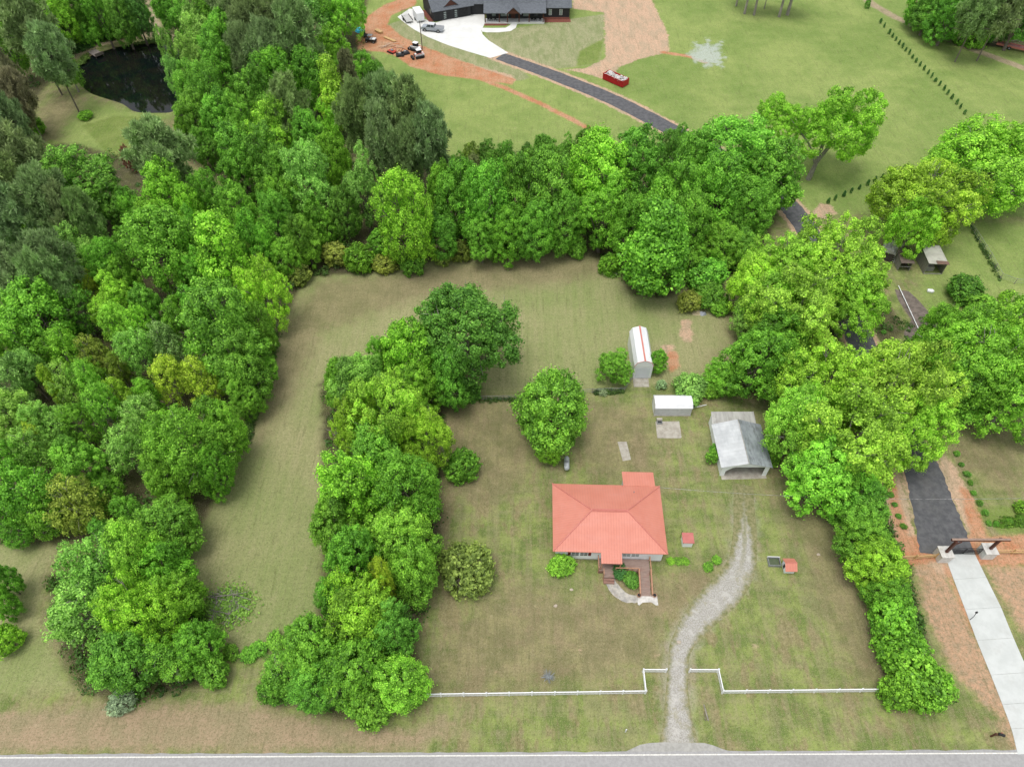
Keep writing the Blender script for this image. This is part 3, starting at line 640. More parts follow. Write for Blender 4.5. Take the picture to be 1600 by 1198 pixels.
TREES = [
# around the pond, top left
(15,20,28,18,'d','M'),(58,15,26,18,'d','D'),(95,28,24,15,'d','B'),(118,8,22,16,'d','D'),(150,10,22,18,'d','D'),(172,24,18,9,'d','D'),(185,18,20,16,'d','D'),(208,12,20,16,'d','E'),(224,24,13,7,'d','D'),
(262,10,24,16,'d','D'),(292,28,24,15,'d','M'),(96,74,11,4,'b','M'),(132,52,14,6,'b','M'),(160,40,14,7,'b','D'),(190,34,14,7,'b','M'),(212,30,12,6,'b','M'),(140,16,15,11,'t','D'),(112,34,14,10,'t','M'),(78,52,18,12,'d','B'),(88,92,12,4,'b','M'),
(48,52,40,21,'p','G','large pale grey green pine left of the pond'),(82,92,32,18,'p','G'),(104,104,18,11,'l','M','leaning mid green tree on the left pond bank'),(12,125,26,17,'p','N'),(30,150,24,15,'p','N'),(14,190,28,16,'p','G'),(46,196,18,5,'b','M'),(8,222,22,12,'d','M'),(2,60,30,19,'d','M'),(36,178,18,10,'p','N'),
(262,78,12,13,'l','L','slender sparse light green tree leaning over the pond\'s right bank'),(272,118,13,11,'l','L','thin pale green tree at the right edge of the pond'),
(133,180,11,1.6,'b','M','small bushy clump on the grass below the pond'),
# wood right of the pond
(312,58,28,16,'d','L'),(352,66,26,17,'d','M'),(300,96,26,15,'d','L'),(340,103,30,17,'d','M'),(296,136,24,14,'d','M'),(326,150,30,17,'d','M'),(346,192,28,15,'d','M'),(306,186,26,14,'d','M'),(320,228,22,10,'d','D'),(290,210,16,9,'d','M'),
(330,18,30,18,'d','D'),(368,28,34,20,'p','G'),(402,50,36,21,'p','G'),(444,24,36,21,'p','G'),(468,66,36,22,'p','G'),(420,88,30,19,'p','G'),(386,88,26,18,'p','G'),(432,128,36,17,'d','M'),(398,158,32,17,'d','M'),(482,124,28,16,'d','M'),(452,176,36,18,'p','G'),(374,200,32,16,'d','M'),
(520,86,28,15,'d','M'),(566,114,21,11,'d','M'),(590,126,20,10,'d','D'),(521,145,24,18,'t','P'),(500,12,34,15,'l','L'),(532,16,38,14,'o','B','spreading bright green tree beside the red clay yard'),(545,128,20,16,'p','N'),
(430,206,36,17,'d','B'),(480,220,28,15,'d','M'),(512,206,24,14,'d','B'),(560,186,34,19,'p','G'),(602,176,36,20,'p','G'),(642,196,42,21,'p','G','grey green pine at the right tip of the pine group above the belt'),(672,226,34,19,'p','G'),(598,222,34,19,'p','G'),(640,240,30,17,'p','G'),
(372,250,38,16,'d','M'),(422,258,36,17,'d','M'),(482,288,42,18,'d','L'),(440,315,30,15,'d','M'),(522,256,24,15,'d','M'),(566,292,32,18,'d','L'),(538,330,24,12,'d','D'),(500,345,24,10,'d','M'),
(634,340,46,20,'d','B','tall bright green tree where the mown field meets the belt'),(596,378,22,6,'d','M'),(524,396,22,4,'b','O'),(560,402,24,5,'b','M'),(600,412,18,3,'b','O'),(645,408,20,5,'b','D'),(480,385,24,8,'d','M'),
# left wood
(38,262,46,19,'p','G'),(12,300,36,17,'p','G'),(130,284,54,17,'d','D','big dark round tree at the edge of the pond meadow'),(250,248,52,18,'p','G','broad grey green pine between the pond meadow and the wood'),(199,246,10,6,'s','Rd','small reddish sapling beside the broad pine below the pond'),
(75,322,42,18,'p','G'),(22,342,36,17,'p','S'),(136,344,28,15,'p','G'),(104,338,30,16,'p','G'),(262,306,36,16,'d','B'),(298,330,26,13,'d','B'),(328,312,28,14,'d','M'),(212,336,26,12,'d','M'),(236,352,26,12,'d','M'),(180,318,26,11,'d','D'),
(18,374,28,13,'d','B'),(56,378,20,12,'t','B'),(92,368,24,12,'l','L'),(126,400,32,13,'d','L'),(158,380,18,10,'l','L'),(194,384,18,9,'l','M'),(86,414,38,16,'p','G'),(38,440,38,16,'p','G'),(76,446,34,16,'p','G'),(8,424,24,12,'l','L'),(168,416,28,12,'d','M'),(196,436,24,11,'d','M'),(136,448,18,8,'l','Y'),
(258,388,50,18,'d','M'),(346,398,38,19,'t','B'),(308,426,26,12,'d','M'),(370,338,34,15,'d','M'),(400,382,30,14,'d','M'),(430,346,28,14,'d','M'),(468,372,26,12,'d','M'),(395,405,20,10,'l','O'),(446,402,24,9,'d','M'),(464,426,20,4,'b','O'),(300,365,24,12,'d','M'),
(414,456,40,14,'o','P'),(346,512,64,19,'d','M','very large round mid green tree at the left edge of the mown field'),(374,572,38,14,'d','M'),(404,512,26,12,'d','M'),(312,478,24,10,'l','M'),(410,570,22,8,'d','M'),
(58,494,54,15,'d','M'),(178,474,38,12,'d','B'),(228,480,28,10,'d','M'),(124,486,26,10,'l','D'),(46,542,32,12,'l','M'),(100,548,28,11,'l','M'),(8,548,26,12,'d','B'),(192,512,28,11,'d','B'),(222,516,22,11,'l','B'),(150,560,28,10,'l','O'),(150,592,24,8,'l','M'),(216,552,28,11,'l','L'),(262,540,28,11,'l','S'),(275,500,24,9,'l','M'),
(44,582,30,11,'d','L'),(10,606,32,12,'l','S'),(84,602,14,10,'t','Y'),(110,604,26,11,'l','L'),(142,602,26,12,'l','V'),(166,642,26,12,'l','V'),(192,622,22,10,'l','P'),(186,580,18,8,'l','O'),(232,620,18,9,'t','V'),(266,592,28,10,'l','Y'),(314,592,28,11,'l','Y'),(222,652,28,10,'l','L'),
(16,654,38,12,'d','L'),(74,664,34,11,'d','L'),(120,664,26,9,'l','M'),(292,694,66,16,'o','B','very large bright green spreading tree midway along the field\'s left edge'),(256,740,34,12,'d','M'),(346,672,34,12,'d','B'),(336,730,30,11,'d','M'),(50,704,30,11,'l','L'),(124,724,36,11,'d','M'),(18,726,28,10,'l','M'),(40,772,44,12,'l','M'),
(122,788,42,11,'l','O'),(262,826,44,10,'d','M'),(0,800,30,10,'l','M'),(70,804,30,8,'l','M'),(64,690,14,9,'t','Y'),(196,704,32,10,'l','L'),(168,770,26,7,'l','M'),(200,800,22,7,'l','M'),(22,830,24,6,'l','M'),(164,832,22,6,'l','D'),(380,620,26,9,'d','M'),
(-4,900,24,9,'d','M'),(0,940,20,7,'d','M'),(10,998,22,4,'b','B','bright shrub at the left edge of the photo above the roadside'),
# front left thicket
(152,888,48,12,'l','L'),(214,868,46,13,'d','B'),(262,890,40,11,'d','M'),(128,956,54,11,'l','L'),(222,958,62,13,'o','B'),(196,1028,50,10,'d','D'),(276,940,44,11,'d','M'),(308,1006,38,8,'d','M'),(262,1032,42,8,'l','M'),(330,1046,26,4,'b','M'),(188,1096,20,2.4,'b','A','low white flowering bush at the roadside left'),
(428,1074,26,4,'b','D'),(404,1012,14,1.2,'s','M'),(430,1000,16,1.4,'s','V'),(360,1018,14,1.2,'s','M'),(388,1022,14,1.0,'s','M'),
# strip left of the house
(733,520,80,17,'k','D','largest dark green tree on its own in the mown back field'),(638,552,50,15,'d','B'),(700,586,36,12,'d','M'),(560,598,42,13,'d','L'),(532,600,26,11,'d','M'),(600,565,30,12,'d','M'),(605,650,62,16,'o','P','yellowish spreading tree in the strip beside the small round lawn shrub'),(556,672,42,14,'o','P'),(662,684,42,14,'o','P'),(648,610,36,12,'d','M'),
(552,764,56,15,'d','B'),(640,768,54,15,'d','M'),(524,826,42,12,'d','M'),(586,716,44,13,'d','M'),(626,836,58,14,'d','B'),(556,870,44,13,'d','M'),(642,884,42,12,'d','M'),(520,936,28,9,'d','M'),(544,930,36,10,'l','B'),
(566,962,58,13,'d','B'),(486,1010,48,11,'d','M'),(604,984,46,12,'d','D'),(552,1048,54,11,'d','M'),(624,1062,44,9,'d','B'),(500,1068,44,9,'d','M'),(444,1046,36,6,'l','M'),(598,905,18,13,'l','Y'),(580,1098,34,6,'b','M'),
(864,632,61,14,'d','B','bright green round tree standing on the lawn behind the red roofed house',1.0,0),(858,705,19,4.5,'d','B','leafy sprout at the foot of the lawn tree above the gas tank'),(722,726,26,5,'b','M','small round green shrub on the lawn near the tree strip'),(730,886,45,4.5,'b','O','large round olive shrub on the lawn left of the red roofed house',1.0,0),
(878,882,20,2.0,'b','V','vivid green shrub at the front left corner of the house'),(734,610,17,3,'b','D','dark bush on the wire fence under the big field tree'),(962,570,28,6.5,'d','M','small tree against the left side of the tall white shed'),(1028,563,15,5,'d','M','slim tree against the right side of the tall white shed'),
(969,893,13,1.3,'b','E','dark shrub between the porch steps and the ramp'),(986,904,14,1.2,'b','D','mottled shrub beside the wooden ramp'),(1107,884,9,0.7,'s','M','low leafy plant pair beside the gravel drive'),(1120,874,8,0.8,'s','M','rounded leafy clump touching the gravel drive\'s left edge'),(1060,876,8,0.4,'s','V','thin row of low green leaves right of the ramp'),(1048,876,7,0.35,'s','V','leftmost tuft of low green leaves right of the ramp'),(1071,876,7,0.35,'s','V','low leaf tuft between the ramp and the gravel drive, below the pump house'),
(1113,712,11,2.2,'s','M','weedy bush along the left wall of the carport'),(1118,700,9,1.6,'s','M','upper weedy bush along the left wall of the carport'),(1203,690,12,2,'s','M','weedy bush behind the right wall of the carport'),(1207,715,13,2.4,'b','M','leafy bush at the front right corner of the carport'),(942,612,7,1,'s','A','white flowering weed on the wire fence left of the tall shed'),(1034,600,9,1.2,'s','S','pale flowering weed below the tall white shed'),
# belt behind the mown field
(716,306,40,17,'d','M'),(762,316,42,18,'d','M'),(806,300,40,18,'d','M'),(850,296,42,18,'d','M'),(752,368,28,11,'d','M'),(796,362,30,12,'d','M'),(836,356,32,13,'d','M'),(880,346,32,13,'d','M'),(690,370,26,11,'d','D'),(928,272,48,19,'d','B'),(942,330,44,16,'d','M'),(992,262,44,18,'d','M'),(1050,312,46,18,'d','M'),(985,352,36,14,'d','M'),
(1032,384,52,19,'t','M','tall drooping green tree reaching furthest into the mown back field'),(1006,420,26,10,'d','M'),(1074,350,30,15,'d','M'),(900,386,16,4,'b','M'),(952,412,16,4,'b','M'),(720,392,16,4,'b','O'),(690,400,16,3,'b','O'),
(714,260,17,8,'d','D'),(736,248,16,8,'d','O'),(762,246,18,8,'d','D'),(790,246,18,8,'d','D'),(828,250,19,8,'d','D'),(850,236,19,8,'d','D'),(884,236,20,8,'d','D'),(916,224,20,8,'d','D'),(740,264,12,8,'l','N'),(1064,222,19,8,'d','D'),(1046,236,20,10,'d','D'),(690,300,24,14,'d','M'),
(1084,252,32,15,'d','M'),(1152,238,74,19,'d','M','very large round tree where the asphalt drive disappears behind the belt'),(1204,272,50,16,'d','M'),(1118,296,48,17,'d','M'),(1172,326,40,13,'d','M'),(1212,284,30,11,'d','D'),(1130,382,32,9,'d','M'),(1084,400,24,7,'d','M'),(1160,386,26,8,'d','M'),
(1106,428,32,5,'b','M'),(1112,462,24,4,'b','M'),(1078,470,20,3,'b','O'),(1126,478,16,2.5,'b','M'),
# by the far lawn
(1528,258,86,16,'o','B','large bright tree at the right edge beyond the grey shed'),(1446,312,74,15,'o','P','pale green spreading tree hanging over the grey shed'),(1428,352,40,12,'o','B'),(1590,250,60,15,'o','B'),
(1357,4,5,2.6,'s','D','small dark sapling beside the sand track'),
(1455,14,24,12,'d','D'),(1486,22,30,14,'d','D'),(1528,22,34,17,'p','G'),(1530,50,20,7,'b','M'),(1508,44,20,7,'b','D'),(1566,16,34,18,'p','G'),(1598,22,34,16,'d','D'),(1444,2,22,12,'d','D'),(1480,36,18,7,'b','M'),(1470,-10,30,16,'d','D'),(1548,36,20,9,'b','D'),
# right of the carport
(1222,424,58,14,'o','P'),(1308,414,80,16,'o','P','yellow green spreading tree over the bend of the asphalt drive'),(1240,482,72,15,'o','P'),(1336,470,50,13,'o','P'),(1186,566,50,13,'d','M'),(1214,532,44,12,'d','M'),(1128,586,28,6,'d','M'),(1080,604,28,3.4,'b','L','light green bush behind the long white shed'),(1112,606,18,2.5,'b','M'),(1204,468,44,13,'d','B'),(1174,440,34,12,'d','P'),(1242,592,44,12,'d','M'),(1168,492,24,9,'l','L'),
(1292,600,70,15,'o','P'),(1400,612,84,16,'o','P','right hand yellow green tree over the asphalt drive'),(1330,680,88,16,'o','P','lowest big yellow green tree right of the carport'),(1248,660,56,14,'o','P'),(1430,672,54,13,'o','P'),(1286,734,56,12,'d','B'),
(1536,566,84,15,'o','B'),(1592,610,70,14,'o','B'),(1480,520,46,13,'o','B'),(1580,510,50,13,'l','B'),(1500,600,50,11,'d','M'),(1450,560,30,8,'d','M'),
(1510,450,28,4,'b','D','dark glossy bush below the grey shed'),(1536,478,24,3.5,'b','M','second bush below the grey shed, nearer the right edge'),(1572,462,9,2.0,'s','B','small sapling inside the wire fence corner'),(1597,790,11,1.6,'s','B','bright clump at the right edge above the rail fence'),
# hedge right of lawn
(1338,776,40,9,'d','M'),(1350,808,36,8,'d','M'),(1352,846,44,8,'d','M'),(1372,880,44,8,'d','B'),(1390,926,34,6.5,'d','M'),(1396,966,38,6,'b','M'),(1412,1010,40,5.5,'b','M'),(1430,1052,46,5.5,'b','M'),(1456,1076,34,4.5,'b','M'),(1408,1078,30,4,'b','M'),(1310,752,40,9,'d','M'),
]
PROTO['k'] = [broad_proto(99, 1.9, 0.3, 40, 0.30, 26, 0.11, 56000, 0.0225, taper=0.1, gap=0.12, wob=0.22)]
KN['k'] = ('oak_tree', 'wide oak tree')
for t_ in TREES:
    t_ = list(t_); lab = t_[6] if len(t_) > 6 else None; sx = t_[7] if len(t_) > 7 else 1.0
    tree(*t_[:6], label=lab, sx=sx, pick=t_[8] if len(t_) > 8 else None)
# the lone tree on the far lawn: a forked leaning trunk under a wide two part crown
lone = empty('spreading_tree', (60.6, 125.4, 0), 0, 'wide tree with visible leaning forked trunk standing alone on the far lawn', 'tree')
def crown_part(proto, off, sc, colr, k):
    o = bpy.data.objects.new('crown', proto[0]); col.objects.link(o); o.parent = lone; o.location = off; o.scale = sc; o.rotation_euler = (0, 0, k); c_ = COL[colr]; o.color = c_ + (1,)
crown_part(PROTO['o'][1], (3.6, 2.5, 2.2), (8.0, 7.4, 8.6), 'B', .3)
crown_part(PROTO['o'][3], (-7.0, 6.0, 5.2), (5.0, 4.4, 5.2), 'B', 2.)
t = MB(); t.tube((0, 0, -.1), (.6, .5, 3.2), .55, .42, 9)
for e_ in ((4.5, 1.5, 12), (1.5, 3.5, 13), (-5.5, 5.0, 10.5), (6.5, 3.5, 10), (1.0, 1.2, 11)):
    m_ = (.6 + e_[0] * .35, .5 + e_[1] * .4, 3.2 + (e_[2] - 3) * .45); t.tube((.6, .5, 3.2), m_, .30, .20, 7); t.tube(m_, e_, .20, .06, 6)
t.build('trunk', M_palebark, lone)
for k_, (x, y, rr_, lb) in enumerate([(1150,10,2.6,'leftmost bare trunk of the grove at the top edge'),(1163,22,3.6,'dark trunk, second from left in the grove at the top edge'),(1178,24,3.6,'pale trunk in the middle of the grove at the top edge'),(1217,27,3.8,'pale slim trunk left of the thick leaning one in the top grove'),(1230,24,4.4,'thick leaning trunk, rightmost of the grove at the top edge'),(1194,14,1.6,'thin young trunk between the pale trunks of the top grove')]):
    q = G(x, y); place('h', (q.x, q.y), rr_, 19 if rr_ > 2 else 12, 'M', lb, 'tree', 'trees of the grove at the top edge')
# unseen woods just beyond the frame that the pond mirrors and the side views need
EXTRA = []
rx = random.Random(12)
for i in range(26):
    x = -175 + i * 6.2 + rx.uniform(-2, 2); y = 222 + rx.uniform(-4, 10)
    if x > -12 or i % 3 == 1: continue
    tr_o = place(rx.choice('ddp'), (x, y), rx.uniform(4, 5.5), rx.uniform(11, 15), rx.choice('MDG'), 'woodland tree beyond the pond, outside the top edge of the photo', 'tree', 'trees beyond the top edge of the photo')

# undergrowth: knee to head high cover nobody could count
def undergrowth(name, polys, n, label, seed, hmin=0.4, hmax=2.6, rmin=0.6, rmax=1.5, per=60, colr=(0.070, 0.165, 0.026), leaf=0.17):
    rng = np.random.default_rng(seed); C = []
    for poly in polys:
        P = np.array(poly); lo, hi = P.min(0), P.max(0); area = (hi - lo).prod(); k = 0
        q = rng.uniform(lo, hi, (int(n * 3), 2)); s = sdf(q[:, 0], q[:, 1], poly) > 0.4
        C.append(q[s])
    C = np.concatenate(C); C = C[rng.permutation(len(C))[:n]]
    h = rng.uniform(hmin, hmax, len(C)); r = rng.uniform(rmin, rmax, len(C)); cv = rng.uniform(-0.3, 0.3, len(C))
    k = np.repeat(np.arange(len(C)), per); m_ = len(k)
    d = unit(rng.normal(size=(m_, 3))); d[:, 2] = np.abs(d[:, 2])
    P = np.stack([C[k, 0], C[k, 1], np.zeros(m_)], 1) + d * np.stack([r[k], r[k], h[k]], 1) * (rng.uniform(0.5, 1.05, m_) ** 0.6)[:, None]
    me_ = leaf_mesh(name, P, unit(d + rng.normal(scale=0.5, size=(m_, 3)) + np.array([0, 0, .3])), leaf, 0.62, 0.5 + cv[k] + rng.normal(scale=0.14, size=m_), rng, M_leaf)
    o = bpy.data.objects.new(name, me_); col.objects.link(o); o.color = colr + (1,)
    return tag(o, label, 'undergrowth', None, 'stuff')
undergrowth('undergrowth', [GP(p) for p in Z['wood'][:3]], 2600, 'leafy undergrowth filling the gaps between the trees of the left wood and belt', 1)
undergrowth('undergrowth', [GP(p) for p in Z['wood'][4:6]], 420, 'low leafy undergrowth beneath the front thicket and the tree strip', 2, 0.3, 1.4)
undergrowth('undergrowth', [GP(p) for p in Z['wood'][6:8]], 320, 'low leafy undergrowth beneath the trees and hedge on the right', 3, 0.3, 1.4)
undergrowth('undergrowth', [GP([(1430,500),(1480,490),(1600,560),(1600,660),(1500,660),(1430,590)])], 150, 'green weeds beneath the right hand trees beside the garden bed', 4, 0.3, 1.2)

# ================================================================== MATERIALS FOR BUILT THINGS
M_white = surf('white_siding', (0.86, 0.88, 0.89), (0.80, 0.82, 0.83), 1.2, 0.6, 0.0, 0.3, dirt=(0.55, 0.55, 0.52), dirt_amt=0.3)
M_wpaint = surf('white_paint', (0.86, 0.87, 0.88), (0.80, 0.81, 0.82), 3, 0.5)
M_redroof_y = ribbed('red_metal_roof', (0.58, 0.205, 0.145), (0.62, 0.235, 0.170), 0, 0.34, 0.5, dirt=(0.60, 0.28, 0.24), dirt_amt=0.25)
M_redroof_x = ribbed('red_metal_roof_side', (0.58, 0.205, 0.145), (0.62, 0.235, 0.170), 1, 0.34, 0.5, dirt=(0.60, 0.28, 0.24), dirt_amt=0.25)
M_redtrim = surf('red_trim', (0.60, 0.22, 0.18), (0.54, 0.18, 0.14), 3, 0.5)
M_maroon = surf('maroon_shutter', (0.16, 0.02, 0.025), (0.12, 0.018, 0.02), 4, 0.6)
M_glass = surf('window_glass', (0.05, 0.06, 0.07), (0.09, 0.10, 0.11), 0.8, 0.08, 0, 0.6)
M_curtain = surf('curtained_glass', (0.30, 0.36, 0.34), (0.22, 0.27, 0.26), 1.5, 0.15, 0, 0.6)
M_deck = surf('redwood_deck', (0.30, 0.17, 0.13), (0.22, 0.13, 0.10), 2.0, 0.8, 0.01, stretch=(0.6, 6))
M_deckgrey = surf('weathered_deck', (0.33, 0.245, 0.205), (0.25, 0.18, 0.15), 2.0, 0.85, 0.01, stretch=(0.6, 6), dirt=(0.26, 0.12, 0.09), dirt_amt=0.5, dirt_scale=1.2)
M_rail = surf('wood_rail', (0.46, 0.25, 0.15), (0.36, 0.19, 0.12), 3, 0.7)
M_tin = ribbed('weathered_tin', (0.60, 0.615, 0.625), (0.46, 0.475, 0.485), 1, 0.62, 0.45, dirt=(0.34, 0.36, 0.38), dirt_amt=0.5, spec=0.5)
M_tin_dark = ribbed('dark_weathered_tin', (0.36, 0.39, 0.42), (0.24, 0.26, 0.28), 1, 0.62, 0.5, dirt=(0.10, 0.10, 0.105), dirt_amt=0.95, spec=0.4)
M_tin_old = surf('old_tin', (0.46, 0.45, 0.42), (0.33, 0.32, 0.30), 0.9, 0.6, 0.0, dirt=(0.22, 0.20, 0.18), dirt_amt=0.7, dirt_scale=0.7, stretch=(2, .3))
M_concold = surf('old_concrete', (0.46, 0.43, 0.37), (0.34, 0.31, 0.26), 1.2, 0.9, 0.008, dirt=(0.22, 0.20, 0.17), dirt_amt=0.6, dirt_scale=0.9)
M_grey = surf('grey_metal', (0.30, 0.31, 0.32), (0.22, 0.23, 0.24), 2, 0.5)
M_black = surf('black_paint', (0.016, 0.016, 0.018), (0.026, 0.026, 0.028), 3, 0.5)
M_tyre = surf('tyre_rubber', (0.02, 0.02, 0.02), (0.03, 0.03, 0.03), 5, 0.9)
M_dark = surf('dark_inside', (0.02, 0.02, 0.022), (0.035, 0.035, 0.035), 2, 0.9)
M_sidewhite = ribbed('white_shed_metal', (0.80, 0.81, 0.82), (0.74, 0.75, 0.77), 1, 0.4, 0.4, spec=0.5)
M_sheddoor = ribbed('shed_door_metal', (0.66, 0.69, 0.73), (0.60, 0.63, 0.67), 2, 0.5, 0.45)
M_orangewood = surf('new_lumber', (0.62, 0.42, 0.20), (0.50, 0.33, 0.15), 3, 0.8, stretch=(0.5, 4))
M_brown = surf('brown_timber', (0.12, 0.045, 0.03), (0.08, 0.03, 0.022), 3, 0.6, stretch=(0.5, 4))
M_browntop = surf('faded_timber', (0.34, 0.24, 0.19), (0.26, 0.18, 0.14), 3, 0.7)
M_stucco = surf('white_block', (0.72, 0.71, 0.68), (0.58, 0.57, 0.54), 2.2, 0.9, 0.02)

# ================================================================== RED ROOFED HOUSE
H0 = (12.3, 41.25, 0)
house = empty('house', H0, R(-1.6), 'white single storey house with coral red metal hip roof and wooden front ramp', 'house')
W2, D = 6.75, 9.05
MB().box(-W2, W2, 0, D, 0.35, 2.95).build('wall', M_white, house)
MB().box(-W2 + .05, W2 - .05, 0.05, D - .05, -0.1, 0.348).build('foundation', M_concold, house)
e, o_, zr, ze = 7.17, 0.42, 4.85, 2.98
y0, y1 = -o_, D + o_; ym = (y0 + y1) / 2; xr = 2.25
c0, c1, c2, c3 = (-e, y0, ze), (e, y0, ze), (e, y1, ze), (-e, y1, ze); r0_, r1_ = (-xr, ym, zr), (xr, ym, zr)
rf = MB().face(c0, c1, r1_, r0_).face(c2, c3, r0_, r1_)
rf.face((-e, y0, ze - .12), c0, c3, (-e, y1, ze - .12)).face(c1, (e, y0, ze - .12), (e, y1, ze - .12), c2).face((-e, y0, ze - .12), (e, y0, ze - .12), c1, c0).face((e, y1, ze - .12), (-e, y1, ze - .12), c3, c2)
rf.face((-e, y0, ze - .12), (-e, y1, ze - .12), (e, y1, ze - .12), (e, y0, ze - .12))
roof = rf.build('roof', M_redroof_y, house)
MB().face(c3, c0, r0_).face(c1, c2, r1_).build('roof_hip_end', M_redroof_x, roof)
cap = MB()
for a, b_ in ((c0, r0_), (c3, r0_), (c1, r1_), (c2, r1_), (r0_, r1_)):
    a = Vector(a); b_ = Vector(b_); cap.tube(a + Vector((0, 0, .03)), b_ + Vector((0, 0, .03)), 0.09, 0.09, 6)
cap.tube((-xr, ym + .16, zr - .02), (xr, ym + .16, zr - .02), 0.05, 0.05, 6); cap.tube((-xr, ym - .16, zr - .02), (xr, ym - .16, zr - .02), 0.05, 0.05, 6)
cap.build('ridge_cap', M_redtrim, roof)
MB().tube((3.55, 8.05, 3.2), (3.55, 8.05, 3.75), 0.06).build('vent_pipe', M_grey, roof)
# rear addition
MB().box(2.55, 6.3, D + .003, D + 2.35, 0, 2.7).build('rear_addition', M_white, house)
MB().sheet([(2.3, D + .3, 3.06), (6.55, D + .3, 3.06), (6.55, D + 2.7, 2.78), (2.3, D + 2.7, 2.78)][::1], 0.09).build('rear_roof', M_redroof_y, house)
# porch roof on posts
pr = MB().sheet([(-1.18, -1.75, 2.72), (1.42, -1.75, 2.72), (1.42, 0.1, 3.13), (-1.18, 0.1, 3.13)], 0.1).build('porch_roof', M_redroof_y, house)
for px_ in (-1.05, 1.28): MB().box(px_ - .06, px_ + .06, -1.65, -1.53, 0.7, 2.62).build('porch_post', M_rail, house)
def window(x0, x1, z0, z1, mat, parent, y=-0.0, shutters=False):
    fr = MB().box(x0 - .07, x1 + .07, y - .05, y - .003, z0 - .07, z1 + .07).build('window', M_wpaint, parent)
    MB().box(x0, x1, y - .07, y - .051, z0, z1).build('glass', mat, fr)
    g = MB(); xm = (x0 + x1) / 2
    g.box(xm - .02, xm + .02, y - .09, y - .071, z0, z1)
    for t in (0.33, 0.66): g.box(x0, xm - .021, y - .09, y - .071, z0 + (z1 - z0) * t - .015, z0 + (z1 - z0) * t + .015); g.box(xm + .021, x1, y - .09, y - .071, z0 + (z1 - z0) * t - .015, z0 + (z1 - z0) * t + .015)
    g.build('muntin', M_wpaint, fr); return fr
window(-4.75, -3.85, 1.35, 2.45, M_glass, house); window(-3.65, -2.75, 1.35, 2.45, M_glass, house)
window(1.75, 2.65, 1.45, 2.5, M_curtain, house); window(2.85, 3.75, 1.45, 2.5, M_curtain, house)
for x in (-5.22, -2.64): MB().box(x, x + .36, -.06, -.004, 1.3, 2.5).build('shutter', M_maroon, house)
dr = MB().box(-.1, .85, -.05, -.004, .72, 2.7).build('door', M_maroon, house); MB().tube((.7, -.12, 1.7), (.7, -.051, 1.7), .04).build('handle', M_grey, dr)
# side window, ac unit on right wall
MB().box(W2 + .002, W2 + .35, 5.2, 5.9, 0.2, .95).build('air_conditioner', M_grey, house)
# deck, steps, ramp, rails
dk = MB()
for i in range(10): dk.box(-1.35, 5.15, -1.72 + i * .168, -1.72 + i * .168 + .155, .62, .68)
for i in range(9): dk.box(-.72 , .62, -2.6 + i * .097, -2.6 + i * .097 + .09, .6, .66)
deck = dk.build('deck', M_deckgrey, house)
st = MB(); st.box(-.72, .62, -2.9, -2.61, .0, .42); st.box(-.72, .62, -3.2, -2.9, 0, .21); st.build('step', M_deck, deck)
sk = MB()
for i in range(24): sk.box(.9 + i * .125, .99 + i * .125, -1.78, -1.74, .0, .6)
sk.box(-1.35, -.75, -1.78, -1.74, 0, .6); sk.build('deck_skirt', M_deck, deck)
rp = MB(); n = 22
for i in range(n):
    a = i / n; b_ = (i + .93) / n; ya = -1.73 - 2.95 * a; yb = -1.73 - 2.95 * b_
    za = .66 - .6 * a; zb = .66 - .6 * b_
    rp.sheet([(3.72, yb, zb), (5.05, yb, zb), (5.05, ya, za), (3.72, ya, za)], .05)
ramp = rp.build('ramp', M_deckgrey, house)
for k_, xx in enumerate((3.66, 5.14)):
    rl = MB(); rl.sheet([(xx - .08, -4.75, .95), (xx + .08, -4.75, .95), (xx + .08, -1.75, 1.6), (xx - .08, -1.75, 1.6)], .07)
    for j in range(4):
        yy = -1.85 - j * .93; zt = 1.5 - .65 * (j * .93 / 3); rl.box(xx - .045, xx + .045, yy - .045, yy + .045, 0, zt)
    rl.sheet([(xx - .03, -4.7, .45), (xx + .03, -4.7, .45), (xx + .03, -1.8, 1.1), (xx - .03, -1.8, 1.1)], .06)
    rl.build('handrail', M_rail, ramp)
rl = MB(); rl.box(5.08, 5.2, -1.7, -.1, 1.6, 1.66); rl.box(5.1, 5.18, -.2, -.1, .6, 1.6); rl.box(5.1, 5.18, -1.72, -1.64, .6, 1.6)
rl.box(.72, 3.6, -1.8, -1.68, 1.56, 1.62)
for i in range(5): rl.box(.75 + i * .7, .83 + i * .7, -1.78, -1.7, .6, 1.56)
rl.box(.72, 3.6, -1.76, -1.72, 1.0, 1.08)
rl.box(-1.42, -1.3, -1.8, -.1, 1.56, 1.62); rl.box(-1.4, -1.32, -1.78, -1.7, 0, 1.56); rl.box(-.8, -.7, -2.6, -1.8, 1.5, 1.56); rl.box(-.79, -.71, -2.6, -2.52, 0, 1.5)
rl.build('deck_rail', M_rail, deck)
for x in (15.72, 17.65):
    p = empty('flower_pot', (x, 36.45, 0.04), 0, ('left' if x < 17 else 'right') + ' round clay flower pot at the foot of the ramp', 'flower pot', 'pots at the foot of the ramp')
    MB().lathe([(0, .16), (.8, .24), (.82, .27), (1, .27)], (0, 0, 0), (0, 0, .36)).build('pot', M_rail, p, smooth=False)
    MB().tube((0, 0, .362), (0, 0, .38), .21, .21, 12).build('soil', M_dark, p)

